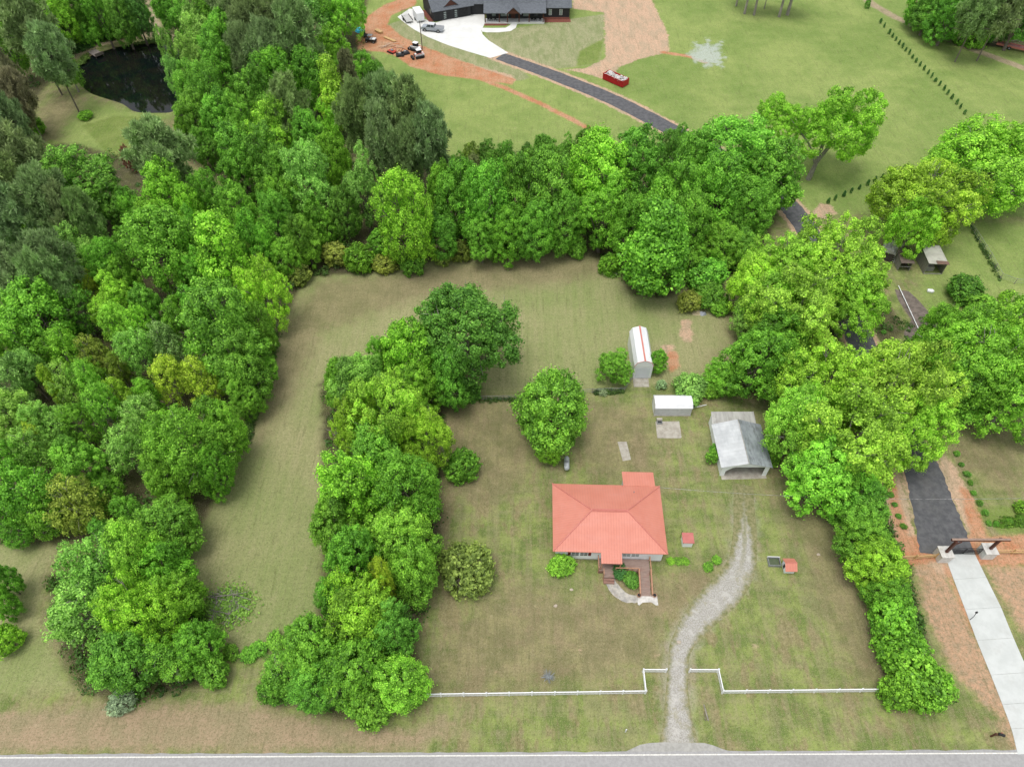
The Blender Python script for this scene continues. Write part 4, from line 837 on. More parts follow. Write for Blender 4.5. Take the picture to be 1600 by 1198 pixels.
# ================================================================== SMALL RED ROOFED SHEDS
ph = empty('pump_house', (22.75, 43.15, 0), R(-1), 'small white pump house with flat pink red roof, right of the house', 'shed')
MB().box(-.62, .62, 0, 1.15, 0, 1.25).build('wall', M_white, ph)
MB().sheet([(-.74, -.12, 1.27), (.74, -.12, 1.27), (.74, 1.3, 1.45), (-.74, 1.3, 1.45)], .07).build('roof', surf('pink_roof', (0.50, .16, .14), (.44, .14, .12), 2, .5), ph)
MB().tube((-.72, 1.32, 0), (-.72, 1.32, 1.9), .03).build('pipe', M_dark, ph)
wh = empty('well_house', (35.1, 39.5, 0), R(-1), 'small white well house with red gabled roof on the lawn right of the gravel drive', 'shed')
MB().box(-.6, .6, 0, 1.3, 0, 1.1).build('wall', M_white, wh)
rfm = MB().sheet([(-.75, -.25, 1.02), (.75, -.25, 1.02), (.75, .65, 1.62), (-.75, .65, 1.62)], .06)
rfm.sheet([(-.75, .655, 1.62), (.75, .655, 1.62), (.75, 1.55, 1.02), (-.75, 1.55, 1.02)], .06); r_ = rfm.build('roof', M_redroof_y, wh)
MB().tube((-.77, .65, 1.64), (.77, .65, 1.64), .05, .05, 6).build('ridge_cap', M_redtrim, r_)
MB().face((-.6, 0, 1.1), (-.6, .65, 1.52), (-.6, 1.3, 1.1)).face((.6, 0, 1.1), (.6, 1.3, 1.1), (.6, .65, 1.52)).build('gable', M_white, wh)
MB().box(-.63, -.602, .45, .85, .25, .95).build('door', M_dark, wh)
cf = empty('cold_frame', (33.5, 40.9, 0), R(-2), 'low glazed metal cold frame beside the well house', 'cold frame')
f = MB(); f.box(-.75, .75, -.55, -.5, 0, .5).box(-.75, .75, .5, .55, 0, .55).box(-.75, -.7, -.5, .5, 0, .5).box(.7, .75, -.5, .5, 0, .5).build('frame', M_grey, cf)
MB().box(-.69, .55, -.49, .49, .02, .3).build('bedding', surf('bed_green', (.07, .10, .05), (.10, .12, .07), 3, .3), cf)
MB().box(-.8, .8, .56, .62, .3, .62).build('lid', M_wpaint, cf)

# ================================================================== CARPORT
cp = empty('carport', (0, 0, 0), 0, 'open fronted white carport with weathered grey tin gable roof and flat lean-to behind', 'carport')
zE, zR = 2.25, 3.4; xl, xm, xr_ = 28.75, 32.3, 35.85; yf, yb = 53.9, 61.3
MB().sheet([(xl, yf, zE), (xm, yf - .1, zR), (xm, yb + .1, zR), (xl, yb, zE)], .06).build('left_roof', M_tin, cp)
MB().sheet([(xm + .003, yf - .1, zR), (xr_, yf, zE), (xr_, yb, zE), (xm + .003, yb + .1, zR)], .06).build('right_roof', M_tin_dark, cp)
MB().tube((xm, yf - .12, zR + .02), (xm, yb + .12, zR + .02), .07, .07, 6).build('ridge_cap', M_tin_old, cp)
g = MB(); g.slab([(0, 0)] * 0 or [(0, 0), (1, 0), (1, 1)], 0, 0) if False else None
def gable(mb, xa, xb, xc, y, t, z0, z1):
    pts = [(xa, z0), (xb, z0), (xc, z1)]; i = len(mb.v)
    mb.v += [(p[0], y, p[1]) for p in pts] + [(p[0], y + t, p[1]) for p in pts]
    mb.f += [(i, i + 1, i + 2), (i + 5, i + 4, i + 3), (i, i + 3, i + 4, i + 1), (i + 1, i + 4, i + 5, i + 2), (i + 2, i + 5, i + 3, i)]
    return mb
gable(MB(), xl + .2, xr_ - .2, xm, yf + .15, .08, zE - .1, zR - .1).build('gable', M_white, cp)
br = MB(); br.box(xl + .35, xl + .43, yf + .25, yb - .1, 0, zE - .02).build('side_wall', M_white, cp)
MB().box(xr_ - .43, xr_ - .35, yf + 3.2, yb - .1, 0, zE - .02).build('side_wall', M_white, cp)
MB().box(xl + .44, xr_ - .44, yb - .12, yb - .04, 0, zE).build('back_wall', M_white, cp)
p = MB(); p.slab([(xl + .3, yf + .16), (xl + .9, yf + .16), (xl + .9, yf + .24), (xl + .3, yf + .24)], 0, zE - .1); p.build('front_pier', M_white, cp)
p = MB(); p.slab([(xr_ - .9, yf + .16), (xr_ - .3, yf + .16), (xr_ - .3, yf + .24), (xr_ - .9, yf + .24)], 0, zE - .1); p.build('front_pier', M_white, cp)
cb = MB(); cb.sheet([(xl + .9, yf + .155, 2.12), (xl + .9, yf + .235, 2.12), (xl + 1.9, yf + .235, 2.12), (xl + 1.9, yf + .155, 2.12)], .1)
cb.face((xl + .9, yf + .15, 2.1), (xl + .9, yf + .15, 1.2), (xl + 1.8, yf + .15, 2.1)).build('corner_brace', M_white, cp)
MB().sheet([(xl + .1, yb - .3, 2.20), (xr_ - .6, yb - .3, 2.20), (xr_ - .6, 63.5, 2.45), (xl + .3, 63.5, 2.45)], .06).build('lean_to_roof', M_tin_old, cp)
MB().box(xl + .4, xr_ - .8, 63.2, 63.28, 0, 2.3).box(xl + .4, xl + .48, yb + .1, 63.18, 0, 2.15).build('lean_to_wall', M_white, cp)
structure(MB().slab([(xl + .5, yf - .5), (xr_ - .3, yf - .3), (xr_ - .5, yb - .2), (xl + .5, yb - .2)], -.1, .03).build('carport_floor', M_concold))

# ================================================================== WHITE SHEDS
bn = empty('metal_shed', (0, 0, 0), 0, 'tall narrow white metal shed with a red ridge line beside a small tree', 'shed')
xa, xb, ya, yb2 = 18.8, 21.65, 72.0, 79.2
zW, zS, zT = 2.9, 3.75, 4.15; xmm = (xa + xb) / 2
MB().box(xa, xb, ya, yb2, 0, zW).build('wall', M_sidewhite, bn)
def prism(mb, prof, y0_, y1_):
    n = len(prof); i = len(mb.v); mb.v += [(x, y0_, z) for x, z in prof] + [(x, y1_, z) for x, z in prof]
    mb.f += [tuple(i + k for k in range(n)), tuple(i + n + k for k in reversed(range(n)))]
    for k in range(n): mb.f.append((i + (k + 1) % n, i + k, i + n + k, i + n + (k + 1) % n))
    return mb
prism(MB(), [(xa - .06, zW - .1), (xb + .06, zW - .1), (xb + .06, zW), (xb - .35, zS), (xmm, zT), (xa + .35, zS), (xa - .06, zW)], ya - .12, yb2 + .1).build('roof', M_sidewhite, bn)
MB().box(xmm - .12, xmm + .12, ya - .14, yb2 + .12, zT - .02, zT + .04).build('ridge_strip', M_redtrim, bn)
tm = MB()
for (x0_, z0_), (x1_, z1_) in zip([(xa - .08, zW - .05), (xa + .35, zS + .02), (xmm, zT + .02), (xb - .35, zS + .02)], [(xa + .35, zS + .02), (xmm, zT + .02), (xb - .35, zS + .02), (xb + .08, zW - .05)]):
    tm.tube((x0_, ya - .15, z0_), (x1_, ya - .15, z1_), .04, .04, 5)
tm.build('gable_trim', M_redtrim, bn)
MB().box(xa + .35, xb - .35, ya - .05, ya - .004, .05, 2.3).build('roll_door', M_sheddoor, bn)
structure(MB().slab([(18.85, 71.95), (21.3, 71.95), (21.2, 70.2), (18.85, 70.2)], -.05, .03).build('shed_threshold', M_concold))

ws = empty('garden_shed', (0, 0, 0), 0, 'long low white garden shed with rounded roof behind a concrete slab', 'shed')
xa, xb, ya, yb3 = 21.2, 26.65, 64.6, 67.0
def prismx(mb, prof, x0_, x1_):
    n = len(prof); i = len(mb.v); mb.v += [(x0_, y, z) for y, z in prof] + [(x1_, y, z) for y, z in prof]
    mb.f += [tuple(i + k for k in reversed(range(n))), tuple(i + n + k for k in range(n))]
    for k in range(n): mb.f.append((i + k, i + (k + 1) % n, i + n + (k + 1) % n, i + n + k))
    return mb
prismx(MB(), [(ya, .12), (yb3, .12), (yb3, 1.75), (ya, 1.75)], xa, xb).build('wall', surf('dull_white_metal', (.58, .58, .60), (.50, .50, .52), 1.5, .5), ws)
prismx(MB(), [(ya - .08, 1.751), (yb3 + .08, 1.751), (yb3 + .08, 1.85), (yb3 - .45, 2.3), ((ya + yb3) / 2, 2.42), (ya + .35, 2.3), (ya - .08, 1.85)], xa - .06, xb + .06).build('roof', surf('bright_white_metal', (.80, .80, .82), (.74, .74, .76), 1.5, .4), ws)
MB().box(xa - .05, xb + .05, ya - .1, ya - .003, -.02, .118).build('base_skid', M_concold, ws)
MB().box(xa - .04, xa - .003, ya + .5, yb3 - .5, .12, 1.7).build('door', M_wpaint, ws)
tag(MB().tube((26.8, 65.9, .12), (29.4, 66.6, .12), .06, .06, 8).build('white_pole', M_wpaint), 'white pole lying on the grass at the right end of the long low shed', 'pole')
structure(MB().slab([(21.3, 63.5), (24.85, 63.55), (24.75, 60.6), (24.5, 60.45), (21.2, 60.5)], -.05, .05).build('concrete_slab', M_concold))
sb = empty('block_steps', (21.85, 63.4, 0.05), 0, 'small grey block steps on the corner of the concrete slab', 'steps')
MB().box(-.4, .4, -.4, .4, 0, .28).build('lower_step', M_grey, sb); MB().box(-.4, .4, 0, .4, .281, .55).build('upper_step', M_concold, sb); MB().box(-.3, .3, -.35, -.05, .282, .3).build('grate', M_black, sb)

structure(MB().slab(GP([(965,690),(979,690),(986,718),(973,720)]), -.05, .03).build('concrete_strip', M_concold))
# ================================================================== PROPANE TANK
pt = empty('propane_tank', (7.7, 55.7, 0), R(-2), 'grey propane tank lying on legs below the lawn tree', 'tank')
MB().lathe([(0, .08), (.05, .28), (.12, .38), (.88, .38), (.95, .28), (1, .08)], (0, -1.15, .68), (0, 1.15, .68), 18).build('tank', surf('tank_paint', (.50, .52, .54), (.42, .44, .46), 2, .4, spec=.5), pt, smooth=True)
MB().lathe([(0, .2), (.7, .2), (1, .08)], (0, 0, 1.02), (0, 0, 1.3), 12).build('valve_dome', M_grey, pt)
for y in (-.65, .65): MB().box(-.25, .25, y - .08, y + .08, 0, .33).build('leg', M_dark, pt)

# ================================================================== WHITE PICKET FENCES
def picket_run(root, a, b_, bays, last_post=True, first_post=True):
    a, b_ = Vector(a), Vector(b_); L = (b_ - a).length / bays; ang = math.atan2(b_.y - a.y, b_.x - a.x)
    pm = MB(); pm.box(-.075, .075, -.075, .075, 0, 1.1); i = len(pm.v)
    pm.v += [(-.1, -.1, 1.101), (.1, -.1, 1.101), (.1, .1, 1.101), (-.1, .1, 1.101), (0, 0, 1.24)]; pm.f += [(i, i + 1, i + 4), (i + 1, i + 2, i + 4), (i + 2, i + 3, i + 4), (i + 3, i, i + 4), (i + 3, i + 2, i + 1, i)]
    qm = MB(); x = .06
    qm.box(.05, L - .05, -.02, .02, .2, .27).box(.05, L - .05, -.035, .035, .84, .93)
    qm.box(.05, L - .05, -.05, .05, .932, .965)
    k = int(L / .15)
    for j in range(k): xx = .09 + j * (L - .2) / (k - 1); qm.box(xx - .032, xx + .032, -.045, -.021, .06, .99 if j % 2 else .95)
    p0 = pm.build('post', M_wpaint, root); q0 = qm.build('picket_panel', M_wpaint, root)
    for i in range(bays + 1):
        if i == 0 and not first_post: continue
        if i == bays and not last_post: continue
        o = p0 if p0.get('u') is None else p0.copy()
        if o is not p0: col.objects.link(o)
        p0['u'] = 1; o.location = a + (b_ - a) * (i / bays); o.rotation_euler = (0, 0, ang)
    for i in range(bays):
        o = q0 if i == 0 else q0.copy()
        if i: col.objects.link(o)
        o.location = a + (b_ - a) * (i / bays); o.rotation_euler = (0, random.Random(i).uniform(-.012, .012), ang)
    for o in list(root.children):
        if 'u' in o: del o['u']
lf = empty('picket_fence', (0, 0, 0), 0, 'white picket fence along the front lawn left of the gravel drive', 'fence')
picket_run(lf, (-10.6, 24.58, 0), (15.12, 24.95, 0), 10); picket_run(lf, (15.12, 24.95, 0), (15.12, 27.3, 0), 1, first_post=False); picket_run(lf, (15.12, 27.3, 0), (17.75, 27.3, 0), 1, first_post=False)
rf2 = empty('picket_fence', (0, 0, 0), 0, 'white picket fence along the front lawn right of the gravel drive', 'fence')
picket_run(rf2, (20.5, 27.3, 0), (23.75, 27.3, 0), 1); picket_run(rf2, (23.75, 27.3, 0), (23.85, 24.95, 0), 1, first_post=False); picket_run(rf2, (23.85, 24.95, 0), (42.2, 25.15, 0), 7, first_post=False)

# ================================================================== SMALL THINGS ON THE FRONT LAWN
q = G(857, 1058); sk_ = MB(); rs = random.Random(2)
for i in range(80):
    a = rs.uniform(0, 6.28); l = rs.uniform(.3, .95); sk_.tube((0, 0, .05), (math.cos(a) * l, math.sin(a) * l, rs.uniform(.1, .5)), .035, .01, 4, False)
o = sk_.build('dried_plant', surf('dry_stalks', (.34, .36, .36), (.22, .24, .24), 5, .9)); o.location = q; tag(o, 'spiky grey dried plant on the lawn above the left picket fence', 'plant')
q = G(977, 1143); mk = empty('marker_post', q, R(10), 'short white marker post on the verge left of the drive entrance', 'post')
MB().box(-.06, .06, -.03, .03, 0, 1.0).build('post', M_wpaint, mk); MB().box(-.07, .07, -.04, .04, 1.001, 1.04).build('post_cap', M_wpaint, mk)
lg = empty('fallen_branch', G(1103, 1112), R(95), 'weathered log and branch lying right of the gravel drive near the road', 'log')
MB().tube((-.9, 0, .1), (.8, .05, .1), .09, .06, 7).build('log', M_palebark, lg); MB().tube((-.9, .28, .06), (.1, .2, .06), .05, .03, 6).build('branch', M_bark, lg)
for k_, (a, b_) in enumerate([(993, 946), (868, 928), (859, 952), (1184, 952), (1016, 922), (1118, 940)]):
    pass
mbx = empty('mailbox', G(1548, 1150), R(-20), 'black mailbox on a brown timber post at the roadside, far right', 'mailbox')
MB().box(-.07, .07, -.07, .07, 0, 1.15).build('post', M_brown, mbx); MB().tube((0, -.02, .6), (.45, -.02, 1.08), .04).build('brace', M_brown, mbx); MB().box(-.1, .75, -.06, .06, 1.151, 1.24).build('arm', M_brown, mbx)
bx_ = MB(); prismx(bx_, [(-.13, 1.241), (.13, 1.241), (.13, 1.42), (.09, 1.5), (0, 1.53), (-.09, 1.5), (-.13, 1.42)], .15, .75); bxo = bx_.build('box', M_black, mbx)
MB().box(.3, .5, .135, .15, 1.42, 1.62).build('flag', M_redtrim, bxo)
def brushpile(name, c, r, n, label, seed, cat='brush pile', leafy=True):
    e_ = empty(name, c, 0, label, cat); rs = random.Random(seed); mb = MB()
    for i in range(n):
        a = rs.uniform(0, 3.14); l = rs.uniform(.5, 1.1) * r; x, y = rs.uniform(-.5, .5) * r, rs.uniform(-.5, .5) * r; z = rs.uniform(.05, .5)
        mb.tube((x - math.cos(a) * l / 2, y - math.sin(a) * l / 2, z), (x + math.cos(a) * l / 2, y + math.sin(a) * l / 2, z + rs.uniform(-.1, .25)), rs.uniform(.04, .08), .02, 5, False)
    mb.build('branches', M_palebark, e_)
    if leafy:
        rng = np.random.default_rng(seed); k = 3500; P = rng.normal(size=(k, 3)) * np.array([r * .40, r * .34, .14]) + np.array([0, 0, .2]); P[:, 2] = np.abs(P[:, 2])
        me_ = leaf_mesh('weeds', P, unit(rng.normal(size=(k, 3)) + np.array([0, 0, 1.0])), .19, .5, rng.uniform(.2, .8, k), rng, M_leaf); o = bpy.data.objects.new('weeds', me_); col.objects.link(o); o.parent = e_; o.color = (.28, .50, .09, 1)
    return e_
brushpile('brush_pile', G(355, 948), 3.3, 60, 'pile of cut branches overgrown with weeds on the mown field', 3)
brushpile('brush_pile', G(1530, 58, 0) + Vector((9, -1, 0)), 3.5, 60, 'grey pile of cut limbs beside the dark trees at the top right', 6, leafy=False)
brushpile('brush_pile', G(160, 770), 3.0, 40, 'bare fallen branches in the gap of the left wood', 7)
brushpile('brush_pile', G(956, 426), 1.6, 30, 'weedy rubble heap at the belt edge of the mown field', 8)
for nm, c_, mat, lab, rr2 in (('tarpaulin', (1088, 488), surf('tan_sheet', (.56, .47, .30), (.44, .37, .24), 2, .7), 'crumpled tan sheet below the bushes beside the grey one', .9), ('tarpaulin', (1098, 490), surf('grey_sheet', (.36, .38, .42), (.26, .28, .31), 2, .6), 'crumpled grey plastic sheet below the bushes', .65), ('tarpaulin', (1109, 478), surf('silver_sheet', (.44, .46, .52), (.34, .36, .40), 2, .6), 'small silvery bundle among the bushes', .4)):
    rs = random.Random(hash(lab) % 99 if False else len(lab)); mb = MB(); q = G(*c_); n = 12
    ringo = [(math.cos(k * 6.283 / n) * rr2 * rs.uniform(.7, 1.15), math.sin(k * 6.283 / n) * rr2 * rs.uniform(.8, 1.2), .01) for k in range(n)]
    ringi = [(x * .55, y * .55, rs.uniform(.15, .38)) for x, y, z in ringo]; mb.v = ringo + ringi + [(0, 0, .3)]
    for k in range(n): mb.f += [(k, (k + 1) % n, n + (k + 1) % n, n + k), (n + k, n + (k + 1) % n, 2 * n)]
    o = mb.build(nm, mat); o.location = q; tag(o, lab, 'tarpaulin')

# ================================================================== WIRE FENCE BEHIND THE YARD
def wire_fence(pts, label, h=1.15, step=2.6, wood=True, rails=3):
    e_ = empty('wire_fence', (0, 0, 0), 0, label, 'fence'); w = MB(); i = 0
    pm = MB().tube((0, 0, 0), (0, 0, h + .1), .05, .045, 7); proto = None
    for a, b_ in zip(pts, pts[1:]):
        a, b_ = Vector(a), Vector(b_); n = max(1, round((b_ - a).length / step))
        for k in range(n + (1 if b_ == Vector(pts[-1]) else 0)):
            o = pm.build('post', M_grey if not wood else M_palebark, e_) if proto is None else proto.copy()
            if proto is not None: col.objects.link(o)
            proto = proto or o; o.location = a.lerp(b_, k / n)
        for z in [h * (j + 1) / rails for j in range(rails)]: w.tube(a + Vector((0, 0, z)), b_ + Vector((0, 0, z)), .018 if z < h else .03, None, 5)
    w.build('wire', M_grey, e_); return e_
wire_fence([G(690, 628), G(735, 626), G(812, 624), G(925, 614), G(975, 612), G(988, 592)], 'low wire fence between the house yard and the mown back field', 1.0)
wire_fence([G(1512, 352), G(1530, 380), G(1545, 404), G(1562, 436), G(1584, 444), G(1620, 446)], 'wire fence on dark posts with a corner, at the right beyond the sheds', 1.2)
undergrowth('fence_weeds', [GP([(700,622),(860,618),(860,628),(700,632)]), GP([(925,608),(975,606),(980,616),(925,620)]), GP([(1508,350),(1520,350),(1570,440),(1558,442)])], 170, 'weeds growing along the wire fences', 9, .2, .8, .25, .6, 40, (.085, .16, .035), .12)
undergrowth('garden_weeds', [GP([(1400,500),(1420,490),(1450,560),(1420,580)])], 40, 'scattered weeds beside the garden bed', 10, .1, .4, .3, .8, 40, (.08, .17, .03), .12)
undergrowth('wood_edge_weeds', [GP([(475,425),(640,398),(760,375),(900,378),(905,388),(760,392),(640,415),(480,438)]), GP([(425,520),(440,520),(390,700),(372,700)])], 260, 'weedy vines along the edge of the mown field', 11, .3, 1.5, .4, 1.0, 50, (.10, .19, .04), .15)
undergrowth('shrub_row_grass', [GP([(1545,810),(1605,800),(1605,825),(1560,826)])], 60, 'strip of tall green grass behind the rail fence at the right edge', 12, .1, .5, .3, .7, 60, (.13, .27, .03), .11)
undergrowth('pond_bank_weeds', [GP([(96,112),(140,80),(142,90),(112,118)]), GP([(165,74),(240,62),(262,66),(190,72)])], 110, 'weedy rim on the far bank of the pond', 13, .1, .5, .3, .8, 40, (.13, .22, .04), .14)
undergrowth('pond_edge_shrubs', [GP([(110,96),(130,60),(200,40),(230,38),(225,48),(170,62),(120,88)])], 150, 'shrubby edge of the wood above the pond track', 14, .6, 2.4, .6, 1.5, 60, (.06, .15, .03), .17)

# ================================================================== GATE
gt = empty('entrance_gate', (0, 0, 0), 0, 'entrance gate with white block pillars, brown timber portal and black metal leaves', 'gate')
for cx_, cy_ in ((55.2, 41.65), (61.0, 42.1)):
    pp = MB().box(cx_ - .75, cx_ + .75, cy_ - .75, cy_ + .75, 0, 1.5).build('pillar', M_stucco, gt, bevel=.03)
    MB().box(cx_ - .82, cx_ + .82, cy_ - .82, cy_ + .82, 1.501, 1.6).build('pillar_cap', M_white_conc, pp)
    MB().box(cx_ - .15, cx_ + .15, cy_ - .15, cy_ + .15, 1.601, 4.3).build('portal_post', M_brown, gt)
    sgn = 1 if cx_ < 58 else -1
    MB().tube((cx_, cy_, 3.4), (cx_ + sgn * .7, cy_, 4.28), .08, .08, 4).build('portal_brace', M_brown, gt)
bm_ = MB().box(54.6, 61.9, 41.7, 41.98, 4.301, 4.58); bm_.build('portal_beam', M_brown, gt)
MB().box(54.6, 61.9, 41.7, 41.98, 4.582, 4.6).build('beam_cap', M_browntop, gt)
for s_, (xa, xb) in enumerate(((56.0, 58.05), (58.12, 60.2))):
    lf_ = MB(); yy = 42.1
    lf_.box(xa, xb, yy - .03, yy + .03, .15, .22).box(xa, xb, yy - .03, yy + .03, .75, .8).box(xa, xa + .06, yy - .03, yy + .03, .22, 1.5).box(xb - .06, xb, yy - .03, yy + .03, .22, 1.5)
    n = 14
    for k in range(n): x = xa + .1 + k * (xb - xa - .2) / (n - 1); lf_.box(x - .016, x + .016, yy - .012, yy + .012, .22, 1.45)
    for k in range(10):
        t0, t1 = k / 10, (k + 1) / 10; f_ = (lambda t: 1.45 + .3 * math.sin(math.pi / 2 * (t if s_ == 0 else 1 - t)))
        lf_.tube((xa + (xb - xa) * t0, yy, f_(t0)), (xa + (xb - xa) * t1, yy, f_(t1)), .035, None, 5)
    for k in range(3):
        cxs = xa + (xb - xa) * (.25 + .25 * k)
        for j in range(10): lf_.tube((cxs + math.cos(j * .628) * .2, yy, 1.05 + math.sin(j * .628) * .2), (cxs + math.cos((j + 1) * .628) * .2, yy, 1.05 + math.sin((j + 1) * .628) * .2), .02, None, 4)
    lf_.build('gate_leaf', M_black, gt)
def rail_fence(a, b_, n, label):
    e_ = empty('rail_fence', (0, 0, 0), 0, label, 'fence'); a, b_ = Vector(a), Vector(b_); rs = random.Random(n); px0 = None
    for i in range(n + 1):
        pz = MB().box(-.07, .07, -.07, .07, 0, 1.25).build('post', M_orangewood, e_) if px0 is None else px0.copy()
        if px0 is not None: col.objects.link(pz)
        px0 = px0 or pz; pz.location = a.lerp(b_, i / n)
    for i in range(n):
        mb = MB(); p, q_ = a.lerp(b_, i / n), a.lerp(b_, (i + 1) / n)
        for z in (.35, .7, 1.05): mb.tube(p + Vector((0, rs.uniform(-.08, .08), z + rs.uniform(-.05, .05))), q_ + Vector((0, rs.uniform(-.08, .08), z + rs.uniform(-.05, .05))), .06, .05, 6)
        mb.build('rails', M_orangewood, e_)
rail_fence((48.9, 41.2, 0), (54.4, 41.6, 0), 2, 'split rail fence left of the entrance gate')
rail_fence((61.9, 42.1, 0), (75, 42.3, 0), 5, 'split rail fence right of the entrance gate')
kp = empty('keypad_post', G(1515, 968), R(10), 'slim black curved keypad post at the left edge of the concrete drive', 'keypad post')
MB().path([(0, 0, 0), (0, 0, 1.0), (.1, .1, 1.25), (.35, .3, 1.35)], .035).build('post', M_black, kp); MB().box(.3, .5, .22, .4, 1.2, 1.48).build('keypad', M_black, kp)

# power pole and service wire
pp_ = empty('power_pole', (48.1, 47.7, 0), 0, 'dark wooden power pole rising from the hedge beside the asphalt drive', 'power pole')
MB().tube((0, 0, 0), (0, 0, 5.0), .15, .11, 9).build('pole', surf('pole_wood', (.10, .10, .095), (.07, .07, .065), 4, .9), pp_)
MB().tube((-.02, -.25, 4.2), (-.02, -.25, 4.8), .1, .1, 8).build('insulator', M_grey, pp_)
def cable(a, b_, sag):
    a, b_ = Vector(a), Vector(b_); return [a.lerp(b_, t / 24) - Vector((0, 0, sag * 4 * (t / 24) * (1 - t / 24))) for t in range(25)]
wr = MB(); wr.path(cable((48.1, 47.5, 4.75), (19.5, 50.0, 3.5), .5), .022, 5); wr.path(cable((48.1, 47.5, 4.75), (85, 48, 5.0), .4), .022, 5)
tag(wr.build('service_wire', surf('cable_grey', (.45, .45, .45), (.12, .12, .12), 2.0, .6)), 'thin service wire running from the house over the hedge to the power pole', 'wire')

# ================================================================== PLANTED ROWS
def row(points, kind, Rm, H, colr, lab, group, cat):
    names = ['first', 'second', 'third', 'fourth', 'fifth', 'sixth', 'seventh', 'eighth', 'ninth', 'tenth', 'eleventh', 'twelfth', 'thirteenth', 'fourteenth', 'fifteenth', 'sixteenth', 'seventeenth', 'eighteenth', 'nineteenth', 'twentieth', 'twenty-first', 'twenty-second', 'twenty-third']
    for i, (x, y) in enumerate(points):
        p = G(x, y); r_ = random.Random(i); o = place(kind, (p.x, p.y), Rm * r_.uniform(.85, 1.15), H * r_.uniform(.85, 1.15), colr, lab % names[i], cat, group); o.name = 'conifer_sapling' if colr == 'E' and kind == 's' and H > 1 else 'grass_tuft'
Q = [(945,103),(962,122),(985,152),(1000,167),(1015,182),(1030,200),(1045,215),(1060,230),(1075,245),(1090,263),(1106,281),(1124,298),(1142,316),(1161,335),(1178,350),(1195,368),(1214,386),(1233,407),(1250,427),(1269,447),(1291,470),(1307,490),(1327,515)]
row([(1050 + a / 2.909, b_ / 2.909 + 1.5) for a, b_ in Q], 's', .32, 1.25, 'E', '%s small dark conifer from the sand track in the long planted row', 'conifer saplings in the long row', 'sapling')
Q = [(707,920),(738,907),(778,890),(812,873),(849,857),(886,839),(919,823),(953,807),(988,795),(1020,783),(1050,769)]
row([(1050 + a / 2.909, b_ / 2.909 + 1.5) for a, b_ in Q], 's', .32, 1.3, 'E', '%s small dark conifer from the asphalt drive in the short planted row', 'conifer saplings in the short row', 'sapling')
row([(1494,710),(1501,727),(1510,742),(1515,755),(1520,771),(1530,787),(1538,802),(1544,818),(1555,820),(1576,815)], 's', .45, .55, 'D', '%s dark grassy tuft from the top, right of the asphalt drive', 'tufts right of the asphalt drive', 'grass tuft')
row([(1379,746),(1385,758),(1390,774),(1397,789),(1403,807),(1411,823)], 's', .45, .5, 'D', '%s dark grassy tuft from the top, left of the asphalt drive', 'tufts left of the asphalt drive', 'grass tuft')
row([(1380,520),(1388,545),(1394,565),(1405,585)], 's', .4, .5, 'D', '%s dark tuft from the top beside the garden bed', 'tufts beside the garden bed', 'grass tuft')

# ================================================================== OLD SHEDS ON THE RIGHT
s1 = empty('grey_shed', (73.3, 96.4, 0), R(-2), 'open fronted grey wooden shed with pale curled tin roof', 'shed')
mS = surf('grey_boards', (.30, .28, .25), (.20, .19, .17), 2, .9, stretch=(4, 4, .4))
MB().box(0, .08, 0, 4.6, 0, 2.6).box(3.2, 3.28, 0, 4.6, 0, 2.3).box(.09, 3.19, 4.5, 4.6, 0, 2.5).build('wall', mS, s1)
fr_ = MB().box(.081, 3.199, -.02, .06, 0, .15).box(.081, 3.199, -.02, .06, 2.2, 2.35).build('frame', M_tin_old, s1)
MB().sheet([(-.15, -.25, 2.62), (3.4, -.25, 2.42), (3.4, 4.7, 2.62), (-.15, 4.7, 2.9)], .06).build('roof', surf('pale_tin', (.50, .49, .43), (.40, .39, .34), 1, .6), s1)
MB().sheet([(1.3, -.32, 2.6), (3.45, -.32, 2.47), (3.45, .5, 2.55), (1.3, .5, 2.68)], .04).build('rusty_sheet', surf('rusty_tin', (.20, .12, .09), (.14, .09, .07), 2, .8), s1)
MB().box(.4, 2.0, .8, 2.2, 0, .9).build('workbench', M_tin_old, s1)
s2 = empty('brown_shed', (69.0, 97.3, 0), R(-4), 'small open shed with rusty brown roof left of the grey shed', 'shed')
MB().box(0, .08, 0, 2.6, 0, 1.9).box(1.95, 2.03, 0, 2.6, 0, 1.9).box(.09, 1.94, 2.5, 2.58, 0, 2.0).build('wall', mS, s2)
MB().sheet([(-.15, -.3, 1.98), (2.2, -.3, 1.98), (2.2, 2.9, 2.3), (-.15, 2.9, 2.3)], .06).build('roof', surf('rusty_brown_roof', (.16, .12, .10), (.11, .085, .07), 1.5, .8), s2)
MB().box(.081, 1.949, -.02, .05, .9, .98).build('rail', M_tin_old, s2)
s3 = empty('silver_shed', (66.7, 100.6, 0), R(-30), 'pale tin roofed hut half hidden by leaves, leftmost of the old sheds', 'shed')
MB().box(0, 2.2, 0, 2.8, 0, 1.8).build('wall', surf('dark_boards', (.09, .075, .065), (.06, .05, .045), 2, .9), s3)
prism(MB(), [(-.15, 1.801), (2.35, 1.801), (1.8, 2.4), (1.1, 2.6), (.4, 2.4)], -.15, 2.9).build('roof', M_tin_old, s3)
ld = MB(); ld.box(0, .06, 0, .06, 0, 2.2).box(.5, .56, 0, .06, 0, 2.2)
for i in range(6): ld.box(.061, .499, .01, .05, .3 + i * .32, .35 + i * .32)
lo = ld.build('ladder', M_wpaint); lo.location = (68.6, 99.6, 0); lo.rotation_euler = (R(-25), 0, R(-20)); tag(lo, 'pale ladder leaning against the silver hut', 'ladder')
